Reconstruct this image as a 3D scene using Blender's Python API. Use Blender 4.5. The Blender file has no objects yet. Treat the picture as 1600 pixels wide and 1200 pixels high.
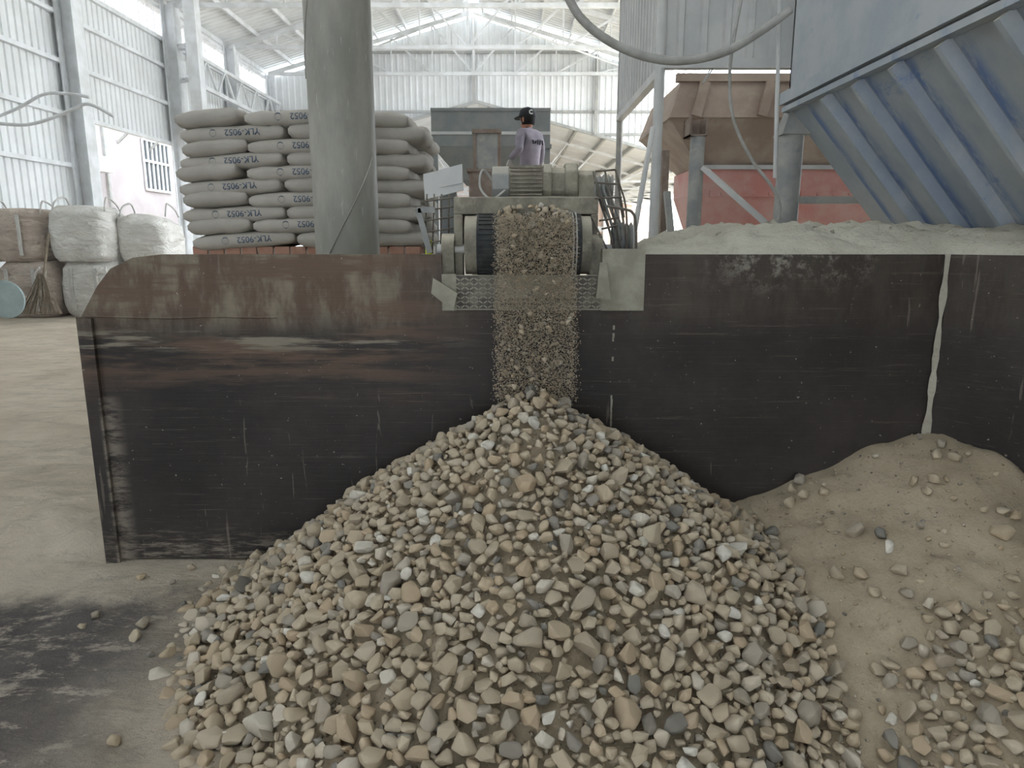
import bpy, bmesh, math, random
import numpy as np
from mathutils import Vector, Matrix, noise as mnoise
sc = bpy.context.scene
COL = sc.collection
R = math.radians
rnd = random.Random(7)

# ------------------------------------------------------------------ camera, sky, exposure
FPX, PITCH, CAMZ = 1100.0, R(11.56), 1.6
cam_d = bpy.data.cameras.new('camera'); cam = bpy.data.objects.new('camera', cam_d); COL.objects.link(cam)
cam.location = (0, 0, CAMZ); cam.rotation_euler = (R(90) - PITCH, 0, 0)
cam_d.sensor_width = 36.0; cam_d.lens = FPX / 1600 * 36.0; cam_d.clip_start = 0.05; cam_d.clip_end = 400
sc.camera = cam
world = bpy.data.worlds.new('sky'); sc.world = world; world.use_nodes = True
bg = world.node_tree.nodes['Background']
bg.inputs[0].default_value = (0.86, 0.93, 1.0, 1); bg.inputs[1].default_value = 7.5
sc.view_settings.view_transform = 'Standard'; sc.view_settings.look = 'None'
sc.view_settings.exposure = 0.0; sc.view_settings.gamma = 1.0; sc.view_settings.use_curve_mapping = False

def P(u, v, Y):
    """photo pixel -> point on the plane at depth Y"""
    dv = 600 - v
    y = FPX * math.cos(PITCH) + dv * math.sin(PITCH)
    z = -FPX * math.sin(PITCH) + dv * math.cos(PITCH)
    k = Y / y
    return Vector(((u - 800) * k, Y, CAMZ + z * k))

# ------------------------------------------------------------------ materials
def srgb(r, g, b):
    f = lambda c: (c / 255 / 12.92) if c / 255 <= 0.04045 else ((c / 255 + 0.055) / 1.055) ** 2.4
    return (f(r), f(g), f(b), 1)

class NT:
    def __init__(s, name):
        s.m = bpy.data.materials.new(name); s.m.use_nodes = True
        s.t = s.m.node_tree; s.b = s.t.nodes['Principled BSDF']
        s.tc = s.t.nodes.new('ShaderNodeTexCoord')
    def n(s, typ, **kw):
        x = s.t.nodes.new(typ)
        for k, v in kw.items(): setattr(x, k, v)
        return x
    def l(s, a, b): s.t.links.new(a, b)
    def noise(s, scale, detail=4, rough=.6, stretch=(1, 1, 1), coord='Object', dist=0.0):
        mp = s.n('ShaderNodeMapping'); mp.inputs['Scale'].default_value = stretch
        s.l(s.tc.outputs[coord], mp.inputs[0])
        nz = s.n('ShaderNodeTexNoise'); nz.inputs['Scale'].default_value = scale
        nz.inputs['Detail'].default_value = detail; nz.inputs['Roughness'].default_value = rough
        nz.inputs['Distortion'].default_value = dist
        s.l(mp.outputs[0], nz.inputs[0]); return nz.outputs[0]
    def ramp(s, inp, lo, hi):
        r = s.n('ShaderNodeMapRange'); r.interpolation_type = 'SMOOTHSTEP'
        r.inputs[1].default_value = lo; r.inputs[2].default_value = hi
        s.l(inp, r.inputs[0]); return r.outputs[0]
    def mix(s, fac, a, b):
        x = s.n('ShaderNodeMix', data_type='RGBA')
        if isinstance(fac, (int, float)): x.inputs[0].default_value = fac
        else: s.l(fac, x.inputs[0])
        for i, c in ((6, a), (7, b)):
            if isinstance(c, tuple): x.inputs[i].default_value = c
            else: s.l(c, x.inputs[i])
        return x.outputs[2]
    def math(s, op, a, b):
        x = s.n('ShaderNodeMath', operation=op, use_clamp=False)
        for i, c in ((0, a), (1, b)):
            if isinstance(c, (int, float)): x.inputs[i].default_value = c
            else: s.l(c, x.inputs[i])
        return x.outputs[0]
    def xyz(s, coord='Object'):
        x = s.n('ShaderNodeSeparateXYZ'); s.l(s.tc.outputs[coord], x.inputs[0]); return x.outputs
    def up(s, lo=.5, hi=.9):
        g = s.n('ShaderNodeNewGeometry'); x = s.n('ShaderNodeSeparateXYZ'); s.l(g.outputs['Normal'], x.inputs[0])
        return s.ramp(x.outputs[2], lo, hi)
    def bump(s, h, strength=.3, dist=.01):
        b = s.n('ShaderNodeBump'); b.inputs['Strength'].default_value = strength; b.inputs['Distance'].default_value = dist
        s.l(h, b.inputs['Height']); s.l(b.outputs[0], s.b.inputs['Normal'])
    def done(s, col, rough=.8, metal=0.0, spec=.3):
        if isinstance(col, tuple): s.b.inputs['Base Color'].default_value = col
        else: s.l(col, s.b.inputs['Base Color'])
        s.b.inputs['Roughness'].default_value = rough; s.b.inputs['Metallic'].default_value = metal
        s.b.inputs['Specular IOR Level'].default_value = spec
        return s.m

def mottled(name, a, b, scale=6, rough=.8, bump=.15, dust=None, dust_amt=.8, stretch=(1, 1, 1), spec=.3, metal=0.0, bscale=None):
    t = NT(name); nz = t.noise(scale, 5, .62, stretch)
    c = t.mix(t.ramp(nz, .35, .65), a, b)
    if dust is not None:
        d = t.math('MULTIPLY', t.up(.3, .9), dust_amt)
        d2 = t.math('ADD', d, t.math('MULTIPLY', t.ramp(t.noise(scale * 2.3, 6, .7), .5, .75), dust_amt * .6))
        c = t.mix(t.math('MINIMUM', d2, 1.0), c, dust)
    if bump: t.bump(t.noise(bscale or scale * 5, 4, .6), bump, .01)
    return t.done(c, rough, metal, spec)

DUST = srgb(196, 188, 170)
M = {}
M['white_sheet'] = mottled('white_painted_sheet', srgb(226, 228, 228), srgb(214, 216, 215), 1.2, .55, 0)
M['white_steel'] = mottled('white_painted_steel', srgb(226, 228, 230), srgb(205, 207, 206), 2.0, .6, 0)
M['grey_steel'] = mottled('dusty_grey_steel', srgb(142, 144, 143), srgb(164, 163, 157), 5, .6, .1, DUST, .7)
M['galv'] = mottled('galvanised_sheet', srgb(186, 186, 184), srgb(200, 199, 195), 3, .45, .05, spec=.5)
M['dusty'] = mottled('dust_caked_steel', srgb(150, 145, 130), srgb(120, 115, 104), 9, .9, .4, DUST, .8)
M['rusty'] = mottled('rust_brown_steel', srgb(122, 105, 95), srgb(140, 127, 116), 5, .8, .2, DUST, .5)
M['brown_hopper'] = mottled('brown_primer_steel', srgb(160, 140, 127), srgb(180, 163, 149), 2.2, .7, .1, DUST, .6)
M['red'] = mottled('faded_red_paint', srgb(202, 138, 130), srgb(208, 166, 156), 2.5, .6, .1, DUST, .6)
def _blue():
    t = NT('blue_grey_paint'); base = t.mix(t.ramp(t.noise(2.2, 5, .65), .35, .65), srgb(162, 170, 177), srgb(180, 184, 186))
    c = t.mix(t.ramp(t.noise(3.2, 6, .7, (1, .4, 1)), .60, .70), base, srgb(114, 138, 176))
    # bluer strips along one side of each rib
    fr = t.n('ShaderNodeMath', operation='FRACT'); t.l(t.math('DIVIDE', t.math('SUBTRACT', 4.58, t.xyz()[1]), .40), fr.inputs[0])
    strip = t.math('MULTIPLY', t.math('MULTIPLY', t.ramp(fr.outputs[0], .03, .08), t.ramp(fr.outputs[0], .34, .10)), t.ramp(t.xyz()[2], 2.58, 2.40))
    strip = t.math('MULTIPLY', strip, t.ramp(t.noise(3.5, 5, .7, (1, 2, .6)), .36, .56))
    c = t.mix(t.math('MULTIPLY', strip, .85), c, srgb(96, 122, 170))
    c = t.mix(t.math('MULTIPLY', t.up(.3, .8), .75), c, DUST)
    t.bump(t.noise(30, 3), .08); return t.done(c, .55)
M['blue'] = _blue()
M['dark_grey'] = mottled('dark_grey_paint', srgb(124, 129, 130), srgb(138, 139, 136), 4, .6, .1, srgb(150, 148, 140), .5)
M['duct'] = None
def _duct():
    t = NT('dusty_pipe_column'); base = t.mix(t.ramp(t.noise(3, 6, .65, (1, 1, .35)), .35, .68), srgb(140, 138, 130), srgb(168, 165, 155))
    c = t.mix(t.ramp(t.noise(40, 4, .7, (1, 1, .12)), .62, .72), base, srgb(186, 184, 176))
    c = t.mix(t.ramp(t.noise(5, 6, .75, (1, 1, .5)), .68, .74), c, srgb(82, 84, 82))
    t.bump(t.noise(8, 5, .6, (1, 1, .4)), .25, .02); return t.done(c, .6)
M['duct'] = _duct()
def _plate():
    t = NT('worn_steel_plate'); x = t.xyz()
    base = t.mix(t.ramp(t.noise(1.4, 6, .7), .35, .7), srgb(44, 40, 38), srgb(62, 56, 53))
    # rust brown along the upper strip of the near end and under the rim
    zz = t.math('ADD', x[2], t.math('MULTIPLY', t.noise(2.5, 5, .7), .22))
    left = t.ramp(t.math('MULTIPLY', x[0], -1), .05, .75)
    rust = t.math('MULTIPLY', t.ramp(zz, 1.22, 1.42), t.math('ADD', t.math('MULTIPLY', left, .8), .15))
    rustc = t.mix(t.ramp(t.noise(7, 6, .7, (1, 1, .35)), .4, .62), srgb(98, 80, 66), srgb(136, 125, 108))
    c = t.mix(rust, base, rustc)
    rust2 = t.math('MULTIPLY', t.math('MULTIPLY', t.ramp(t.noise(1.6, 5, .7, (.5, 1, 5)), .44, .60), left), t.ramp(zz, .90, 1.2))
    c = t.mix(rust2, c, srgb(104, 84, 70))
    scr = t.ramp(t.noise(5, 8, .75, (.35, 1, 16)), .585, .66)
    c = t.mix(t.math('MULTIPLY', scr, .42), c, srgb(116, 104, 94))
    fine = t.ramp(t.noise(16, 6, .8, (.12, 1, 14)), .63, .70)
    c = t.mix(t.math('MULTIPLY', fine, .5), c, srgb(150, 144, 134))
    band = t.ramp(t.noise(3, 5, .7, (.5, 1, 7)), .50, .62)
    wid = t.math('MULTIPLY', t.ramp(t.math('ABSOLUTE', t.math('ADD', x[2], -1.135), 0), .07, .02), left)
    c = t.mix(t.math('MULTIPLY', t.math('MULTIPLY', band, wid), .8), c, srgb(146, 138, 122))
    edge = t.math('MULTIPLY', t.math('MULTIPLY', t.ramp(x[0], -1.86, -1.95), t.ramp(x[0], -1.985, -1.965)), t.math('MULTIPLY', t.ramp(x[2], .95, .75), t.ramp(t.noise(7, 6, .75, (.6, 1, 2.5)), .40, .58)))
    c = t.mix(t.math('MULTIPLY', edge, .75), c, srgb(150, 140, 126))
    sc2 = t.ramp(t.noise(6, 4, .6, (3.2, 1, .25), dist=.5), .665, .69)
    c = t.mix(t.math('MULTIPLY', sc2, .35), c, srgb(140, 130, 118))
    speck = t.ramp(t.noise(55, 3, .6), .70, .75)
    c = t.mix(t.math('MULTIPLY', speck, .8), c, srgb(176, 170, 160))
    # dust caking under the rim of the far half and along the foot
    cake = t.math('MULTIPLY', t.ramp(t.math('ADD', x[2], t.math('MULTIPLY', t.noise(4, 6, .7), .35)), 1.52, 1.70), t.math('MULTIPLY', t.ramp(t.noise(12, 6, .8), .47, .62), t.math('MULTIPLY', t.ramp(x[0], .8, 1.15), t.ramp(x[0], 1.75, 1.5))))
    c = t.mix(t.math('MULTIPLY', cake, .8), c, srgb(158, 152, 140))
    foot = t.math('MULTIPLY', t.ramp(t.math('ADD', x[2], t.math('MULTIPLY', t.noise(6, 6, .7, (1, 1, 4)), .25)), .34, .18), t.ramp(t.noise(14, 6, .8, (.5, 1, 4)), .47, .62))
    c = t.mix(t.math('MULTIPLY', foot, .7), c, srgb(150, 140, 126))
    t.bump(t.noise(7, 6, .7, (.3, 1, 9)), .25, .01)
    return t.done(c, .55, 0, .35)
M['plate'] = _plate()
M['lip'] = mottled('dust_covered_lip', srgb(166, 162, 148), srgb(146, 142, 128), 8, .9, .35, DUST, .5)
M['tread'] = mottled('scuffed_tread_metal', srgb(84, 80, 75), srgb(128, 123, 112), 16, .7, .2)
M['rubber'] = mottled('black_rubber', srgb(44, 47, 50), srgb(66, 68, 68), 10, .75, .2, srgb(120, 116, 106), .25)
M['wire'] = mottled('rusty_wire', srgb(88, 80, 72), srgb(110, 104, 96), 20, .8, 0, DUST, .4)
M['cable'] = mottled('pale_cable', srgb(176, 174, 168), srgb(158, 156, 150), 10, .7, 0)
M['sack'] = mottled('paper_sack', srgb(186, 180, 170), srgb(172, 166, 156), 3, .8, .25, bscale=14)
M['ink'] = NT('blue_ink').done(srgb(82, 98, 116), .8)
def _bag(name, a, b):
    t = NT(name); c = t.mix(t.ramp(t.noise(2.5, 6, .7, (1, 1, 2.5)), .35, .65), a, b)
    t.bump(t.noise(2.6, 5, .6, (1, 1, 2.4), dist=.8), .9, .16); return t.done(c, .85)
M['bagw'] = _bag('woven_white_bag', srgb(226, 224, 218), srgb(208, 204, 196))
M['bagb'] = _bag('woven_brown_bag', srgb(202, 190, 177), srgb(176, 162, 149))
M['strap'] = mottled('bag_strap', srgb(200, 198, 192), srgb(180, 178, 172), 6, .85, 0)
M['straw'] = mottled('straw', srgb(140, 128, 112), srgb(116, 104, 90), 20, .9, 0)
M['teal'] = mottled('pale_teal_sheet', srgb(164, 180, 180), srgb(150, 166, 166), 3, .6, .1)
M['brick'] = mottled('brick', srgb(172, 128, 110), srgb(184, 146, 128), 7, .9, .3)
M['mortar'] = mottled('mortar', srgb(196, 190, 180), srgb(180, 174, 164), 12, .95, .3)
M['pink'] = mottled('pale_brick_wall', srgb(210, 186, 172), srgb(222, 204, 192), 1.5, .9, .2)
M['facade'] = mottled('pale_facade', srgb(184, 177, 177), srgb(170, 162, 162), 1.0, .8, .1)
M['dark'] = NT('dark_void').done(srgb(70, 74, 78), .6)
M['sand'] = None
def _sand(name, a, b, bump=.5):
    t = NT(name); c = t.mix(t.ramp(t.noise(2.5, 6, .7), .35, .65), a, b)
    c = t.mix(t.math('MULTIPLY', t.ramp(t.noise(38, 5, .75), .56, .7), .45), c, srgb(132, 120, 102))
    h = t.math('ADD', t.noise(14, 6, .7), t.math('MULTIPLY', t.noise(70, 4, .7), .5))
    t.bump(h, bump, .02); return t.done(c, .95, 0, .1)
M['sand'] = _sand('pale_crushed_sand', srgb(178, 164, 142), srgb(164, 150, 128))
M['dustheap'] = _sand('pale_stone_dust', srgb(200, 196, 180), srgb(186, 180, 164), .8)
def _floor():
    t = NT('dusty_concrete_floor'); x = t.xyz()
    conc = t.mix(t.ramp(t.noise(3, 6, .7), .35, .65), srgb(108, 103, 100), srgb(92, 88, 86))
    dust = t.mix(t.ramp(t.noise(1.2, 5, .7), .35, .65), srgb(212, 200, 182), srgb(196, 183, 164))
    far = t.ramp(t.math('ADD', x[1], t.math('MULTIPLY', t.noise(2.2, 6, .7), 1.0)), 3.25, 3.62)
    near = t.ramp(t.math('ADD', x[0], t.math('MULTIPLY', t.noise(3, 6, .7), .9)), -1.35, -.5)
    sweep = t.ramp(t.noise(4.5, 9, .8, (.8, 1.7, 1), dist=.25), .50, .60)
    blot = t.ramp(t.noise(1.6, 7, .75), .55, .68)
    m = t.math('MAXIMUM', t.math('MAXIMUM', far, near), t.math('MAXIMUM', t.math('MULTIPLY', sweep, .65), t.math('MULTIPLY', blot, .7)))
    tr = t.noise(3.4, 8, .75, (.8, 2.0, 1), dist=.4)
    dust = t.mix(t.math('MULTIPLY', t.ramp(tr, .48, .62), .5), dust, srgb(164, 154, 138))
    c = t.mix(m, conc, dust)
    t.bump(t.math('ADD', tr, t.math('MULTIPLY', t.noise(40, 5, .7), .35)), .8, .05)
    return t.done(c, .9, 0, .15)
M['floor'] = _floor()
def _stone(name, fac):
    t = NT(name)
    if fac == 'obj':
        oi = t.n('ShaderNodeObjectInfo'); sp = t.n('ShaderNodeSeparateColor'); t.l(oi.outputs['Color'], sp.inputs[0]); f = sp.outputs[0]
    else:
        at = t.n('ShaderNodeAttribute'); at.attribute_name = 'tint'; f = at.outputs['Fac']
    cr = t.n('ShaderNodeValToRGB'); t.l(f, cr.inputs[0]); e = cr.color_ramp; e.interpolation = 'LINEAR'
    stops = [(0, srgb(120, 118, 112)), (.06, srgb(160, 152, 140)), (.2, srgb(180, 167, 146)), (.5, srgb(188, 174, 151)),
             (.78, srgb(184, 164, 137)), (.93, srgb(196, 185, 166)), (1, srgb(216, 211, 199))]
    e.elements[0].position, e.elements[0].color = stops[0]; e.elements[1].position, e.elements[1].color = stops[-1]
    for p, c in stops[1:-1]: q = e.elements.new(p); q.color = c
    c = t.mix(t.math('MULTIPLY', t.ramp(t.noise(26, 5, .7), .45, .68), .35), cr.outputs[0], srgb(146, 128, 106))
    t.bump(t.noise(60, 5, .7), .35, .006)
    return t.done(c, .85, 0, .2)
M['stone'] = _stone('crushed_stone', 'obj'); M['stones'] = _stone('crushed_stone_mass', 'attr')
M['shirt'] = mottled('mauve_shirt', srgb(146, 138, 147), srgb(130, 123, 133), 9, .9, .3)
M['skin'] = NT('skin').done(srgb(168, 118, 96), .6)
M['cap'] = NT('black_cap').done(srgb(40, 42, 44), .8)
M['hair'] = NT('dark_hair').done(srgb(30, 27, 26), .8)
M['glove'] = mottled('grey_glove', srgb(190, 186, 182), srgb(170, 166, 162), 20, .9, .2)
M['trouser'] = NT('dark_trousers').done(srgb(70, 70, 76), .9)
M['white'] = NT('white_print').done(srgb(215, 215, 212), .8)
M['yellow'] = NT('yellow_green_paint').done(srgb(214, 220, 70), .6)

# ------------------------------------------------------------------ mesh helpers
class MB:
    def __init__(s): s.v = []; s.f = []
    def add(s, vs, fs):
        o = len(s.v); s.v += [tuple(p) for p in vs]; s.f += [tuple(i + o for i in f) for f in fs]; return s
    def box(s, lo, hi):
        (a, b, c), (d, e, f) = lo, hi
        return s.add([(a, b, c), (d, b, c), (d, e, c), (a, e, c), (a, b, f), (d, b, f), (d, e, f), (a, e, f)],
                     [(3, 2, 1, 0), (4, 5, 6, 7), (0, 1, 5, 4), (1, 2, 6, 5), (2, 3, 7, 6), (3, 0, 4, 7)])
    def beam(s, p, q, w, h=None, up=(0, 0, 1)):
        p, q = Vector(p), Vector(q); h = h or w; d = (q - p).normalized(); u = Vector(up)
        if abs(d.dot(u)) > .98: u = Vector((0, 1, 0))
        x = d.cross(u).normalized() * (w / 2); z = x.normalized().cross(d).normalized() * (h / 2)
        vs = [e + a * x + b * z for e in (p, q) for a, b in ((-1, -1), (1, -1), (1, 1), (-1, 1))]
        return s.add(vs, [(3, 2, 1, 0), (4, 5, 6, 7), (0, 1, 5, 4), (1, 2, 6, 5), (2, 3, 7, 6), (3, 0, 4, 7)])
    def tube(s, pts, r, n=8, caps=True):
        pts = [Vector(p) for p in pts]; rs = r if isinstance(r, (list, tuple)) else [r] * len(pts)
        prev = None; rings = []
        for i, p in enumerate(pts):
            d = (pts[min(i + 1, len(pts) - 1)] - pts[max(i - 1, 0)]).normalized()
            if prev is None:
                a = d.cross(Vector((0, 0, 1)) if abs(d.z) < .9 else Vector((0, 1, 0))).normalized()
            else: a = (prev - d * prev.dot(d)).normalized()
            prev = a; b = d.cross(a)
            rings.append([p + (a * math.cos(2 * math.pi * k / n) + b * math.sin(2 * math.pi * k / n)) * rs[i] for k in range(n)])
        vs = [q for g in rings for q in g]
        fs = [(i * n + k, i * n + (k + 1) % n, (i + 1) * n + (k + 1) % n, (i + 1) * n + k) for i in range(len(pts) - 1) for k in range(n)]
        if caps: fs += [tuple(range(n - 1, -1, -1)), tuple((len(pts) - 1) * n + k for k in range(n))]
        return s.add(vs, fs)
    def cyl(s, p, q, r, n=20): return s.tube([p, q], r, n)
    def prism(s, poly, y0, y1, axis='y'):
        n = len(poly)
        mk = {'y': lambda a, b, t: (a, t, b), 'x': lambda a, b, t: (t, a, b), 'z': lambda a, b, t: (a, b, t)}[axis]
        vs = [mk(a, b, y0) for a, b in poly] + [mk(a, b, y1) for a, b in poly]
        return s.add(vs, [tuple(range(n)), tuple(range(2 * n - 1, n - 1, -1))] + [(i, (i + 1) % n + 0, (i + 1) % n + n, i + n)[::-1] for i in range(n)])
    def build(s, name, mat, parent=None, smooth=False, bevel=0, loc=None):
        me = bpy.data.meshes.new(name); me.from_pydata(s.v, [], s.f)
        bm = bmesh.new(); bm.from_mesh(me); bmesh.ops.recalc_face_normals(bm, faces=bm.faces); bm.to_mesh(me); bm.free()
        me.materials.append(mat)
        if smooth:
            me.shade_smooth()
        o = bpy.data.objects.new(name, me); COL.objects.link(o)
        if smooth == 'auto':
            me.set_sharp_from_angle(angle=R(35))
        if bevel:
            b = o.modifiers.new('bevel', 'BEVEL'); b.width = bevel; b.segments = 2; b.limit_method = 'ANGLE'
        if parent: o.parent = parent
        if loc is not None: o.location = loc
        return o

def tag(o, label=None, cat=None, group=None, kind=None):
    if label: o['label'] = label
    if cat: o['category'] = cat
    if group: o['group'] = group
    if kind: o['kind'] = kind
    return o
def empty(name, loc=(0, 0, 0)):
    o = bpy.data.objects.new(name, None); COL.objects.link(o); o.location = loc; o.empty_display_size = .1; return o
def thing(name, label, cat, group=None): return tag(empty(name), label, cat, group)
def struct(name): return tag(empty(name), kind='structure')
def lerp(a, b, t): return a + (b - a) * t
def corr(axis, c, s0, s1, zb, zt, pitch=.25, depth=.035, nsign=1):
    """trapezoid-ribbed sheet; axis 'x' runs along x at y=c, 'y' runs along y at x=c"""
    m = MB(); xs = []; s = s0
    while s < s1 - 1e-6:
        for d, h in ((0, 0), (.62 * pitch, 0), (.70 * pitch, 1), (.92 * pitch, 1)):
            if s + d <= s1: xs.append((s + d, h))
        s += pitch
    xs.append((s1, 0)); vs = []
    for q, h in xs:
        o = c + nsign * depth * h
        for z in (zb(q) if callable(zb) else zb, zt(q) if callable(zt) else zt):
            vs.append((q, o, z) if axis == 'x' else (o, q, z))
    return m.add(vs, [(2 * i, 2 * i + 2, 2 * i + 3, 2 * i + 1) for i in range(len(xs) - 1)])
def spline(pts, n=8):
    pts = [Vector(p) for p in pts]; out = []
    for i in range(len(pts) - 1):
        p0 = pts[max(i - 1, 0)]; p1 = pts[i]; p2 = pts[i + 1]; p3 = pts[min(i + 2, len(pts) - 1)]
        for k in range(n):
            t = k / n
            out.append(.5 * ((2 * p1) + (p2 - p0) * t + (2 * p0 - 5 * p1 + 4 * p2 - p3) * t * t + (3 * p1 - p0 - 3 * p2 + p3) * t ** 3))
    return out + [pts[-1]]
def fbm(x, y, s, o=4): return mnoise.fractal(Vector((x * s, y * s, 3.7)), 1.0, 2.0, o)

# ------------------------------------------------------------------ the hall
HAZE = .021
XL, YB, EAVE, RIDGE, XRID = -10.9, 33.0, 8.7, 11.3, -1.66
XR = 2 * XRID - XL
SLOPE = (RIDGE - EAVE) / (XRID - XL)
COLS_Y = [-6.0, -1.0, 3.8, 8.6, 13.4, 18.2, 23.6, 28.4, 33.0]
roofz = lambda x: RIDGE - SLOPE * abs(x - XRID)
# floor
g = MB(); nx, ny = 150, 130
xs = np.linspace(-6, 0.2, nx); ys = np.linspace(.6, 6.6, ny)
def floor_h(x, y):
    st = 1 / (1 + math.exp(-(y - 3.42 + .10 * fbm(x, 0, 1.3) + .07 * fbm(x, y, 5)) * 24))
    h = (.135 + .06 * fbm(x, y, 4.5) * math.exp(-((y - 3.45) / .22) ** 2)) * st + .012 * fbm(x, y, 3.0) * (0.3 + st) + .02 * st * fbm(x * .4, y * 2.5, 1.2)
    if x > -2.1: h = lerp(h, .02 + .012 * fbm(x, y, 4) - .02 * max(0, 3 - y), min(1, (x + 2.1) / .15))
    e = min(1, (x + 6) / .6, (6.6 - y) / .6)
    return h * e + .098 * (1 - e) if y > 3.4 else h
g.v = [(x, y, floor_h(x, y)) for y in ys for x in xs]
g.f = [(j * nx + i, j * nx + i + 1, (j + 1) * nx + i + 1, (j + 1) * nx + i) for j in range(ny - 1) for i in range(nx - 1)]
fl = struct('floor')
g.build('floor_near', M['floor'], fl, smooth=True)
MB().add([(-30, -8, -.012), (30, -8, -.012), (30, 3.4, -.012), (-30, 3.4, -.012)], [(0, 1, 2, 3)]).build('floor_front', M['floor'], fl)
MB().add([(-30, 6.5, .098), (30, 6.5, .098), (30, 75, .098), (-30, 75, .098), (-30, 3.4, .098), (-5.9, 3.4, .098), (-5.9, 6.5, .098), (-1.5, 3.4, .03), (30, 3.4, .03), (30, 6.5, .03), (-1.5, 6.5, .03)], [(0, 1, 2, 3), (4, 5, 6, 0), (7, 8, 9, 10)]).build('floor_hall', M['floor'], fl)

# left wall: ribbed sheets per bay, clerestory gap above, columns, girts
wl = struct('wall_left'); ZW = 7.7
for a, b in zip(COLS_Y[:-1], COLS_Y[1:]):
    zb = 4.55 if a == 18.2 else 0.0
    corr('y', XL, a, b, zb, ZW, .24, .035, -1).build('wall_sheet', M['white_sheet'], wl)
    for z in (1.1, 2.2, 3.4, 4.6, 5.8, 6.9):
        if z > zb: MB().box((XL + .01, a, z - .05), (XL + .12, b, z + .05)).build('girt', M['white_steel'], wl)
    MB().box((XL - .02, a, ZW - .06), (XL + .1, b, ZW + .06)).build('sill_rail', M['white_steel'], wl)
    MB().box((XL - .02, a, EAVE - .18), (XL + .1, b, EAVE - .06)).build('eave_rail', M['white_steel'], wl)
    if b > 14:
        for k in range(1, 12):
            y = lerp(a, b, k / 12); MB().box((XL + .02, y - .012, ZW), (XL + .04, y + .012, EAVE - .1)).build('clerestory_bar', M['white_steel'], wl)
for y in COLS_Y:
    c = struct('column_' + str(COLS_Y.index(y) + 1))
    m = MB(); m.box((XL + .12, y - .22, 0), (XL + .16, y + .22, EAVE)); m.box((XL + .50, y - .22, 0), (XL + .54, y + .22, EAVE)); m.box((XL + .16, y - .02, 0), (XL + .50, y + .02, EAVE))
    m.build('column_profile', M['white_steel'], c)
# the second leg of the built-up column and its rungs
c2 = struct('column_20')
MB().box((XL + .95, 23.1, 0), (XL + 1.3, 23.5, EAVE + .2)).build('column_leg', M['white_steel'], c2)
for z in np.arange(1.2, 8.4, 1.05): MB().beam((XL + .5, 23.5, z), (XL + 1.0, 23.3, z), .08).build('column_rung', M['white_steel'], c2)
# lattice crane girder along the wall
gd = thing('lattice_girder', 'white lattice girder running along the side wall below the clerestory', 'girder')
for z in (6.55, 7.45): MB().beam((XL + .7, 23.6, z), (XL + .7, 32.75, z), .12).build('chord', M['white_steel'], gd)
k = 0; y = 23.6
while y < 32.3:
    MB().beam((XL + .7, y, 6.55 if k % 2 else 7.45), (XL + .7, min(y + .78, 32.75), 7.45 if k % 2 else 6.55), .06).build('diagonal', M['white_steel'], gd); y += .78; k += 1
# roof
rf = struct('roof')
def roof_side(sgn, y0, y1):
    x0, x1 = (XL - .5, XRID - .25) if sgn < 0 else (XRID + .25, XR + .5)
    m = corr('y', 0, y0, y1, 0, 1, .3, .04, 1)      # profile runs along y, then laid on the slope
    vs = []
    for (o, q, z) in m.v:
        x = lerp(x0, x1, z); vs.append((x, q, roofz(x) + .16 + o))
    m.v = vs; return m
for sgn in (-1, 1): roof_side(sgn, 13.0, 33.2).build('roof_sheet', M['white_sheet'], rf)
# nearer half: sheets with unseen open slots added to light the foreground from above
LIGHT_SLOTS = [(-5.5, -5.3), (1.3, 1.6)]
edges = [XL - .5] + [e for a in LIGHT_SLOTS for e in a] + [XR + .5]
for xa, xb in zip(edges[0::2], edges[1::2]):
    for x0, x1 in ([(xa, XRID - .02), (XRID + .02, xb)] if xa < XRID < xb else [(xa, xb)]):
        MB().add([(x0, -8, roofz(x0) + .16), (x1, -8, roofz(x1) + .16), (x1, 13, roofz(x1) + .16), (x0, 13, roofz(x0) + .16)], [(0, 1, 2, 3)]).build('roof_sheet', M['white_sheet'], rf)
wf = struct('wall_front_unseen')  # unseen wall with a door gap, added to dim the foreground
MB().box((XL, -8.1, 0), (-2.6, -8, EAVE)).build('wall_sheet', M['white_sheet'], wf)
MB().box((.6, -8.1, 0), (XR, -8, EAVE)).build('wall_sheet', M['white_sheet'], wf)
MB().prism([(-2.6, 3.2), (.6, 3.2), (.6, EAVE), (XR, EAVE), (XRID, RIDGE), (XL, EAVE), (-2.6, EAVE)], -8.1, -8).build('wall_sheet', M['white_sheet'], wf)
wr = struct('wall_right_unseen')  # unseen wall, added to shade the foreground; stops short so daylight enters behind
corr('y', XR, -8, 9.0, 0, EAVE, .24, .035, 1).build('wall_sheet', M['white_sheet'], wr)

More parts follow.
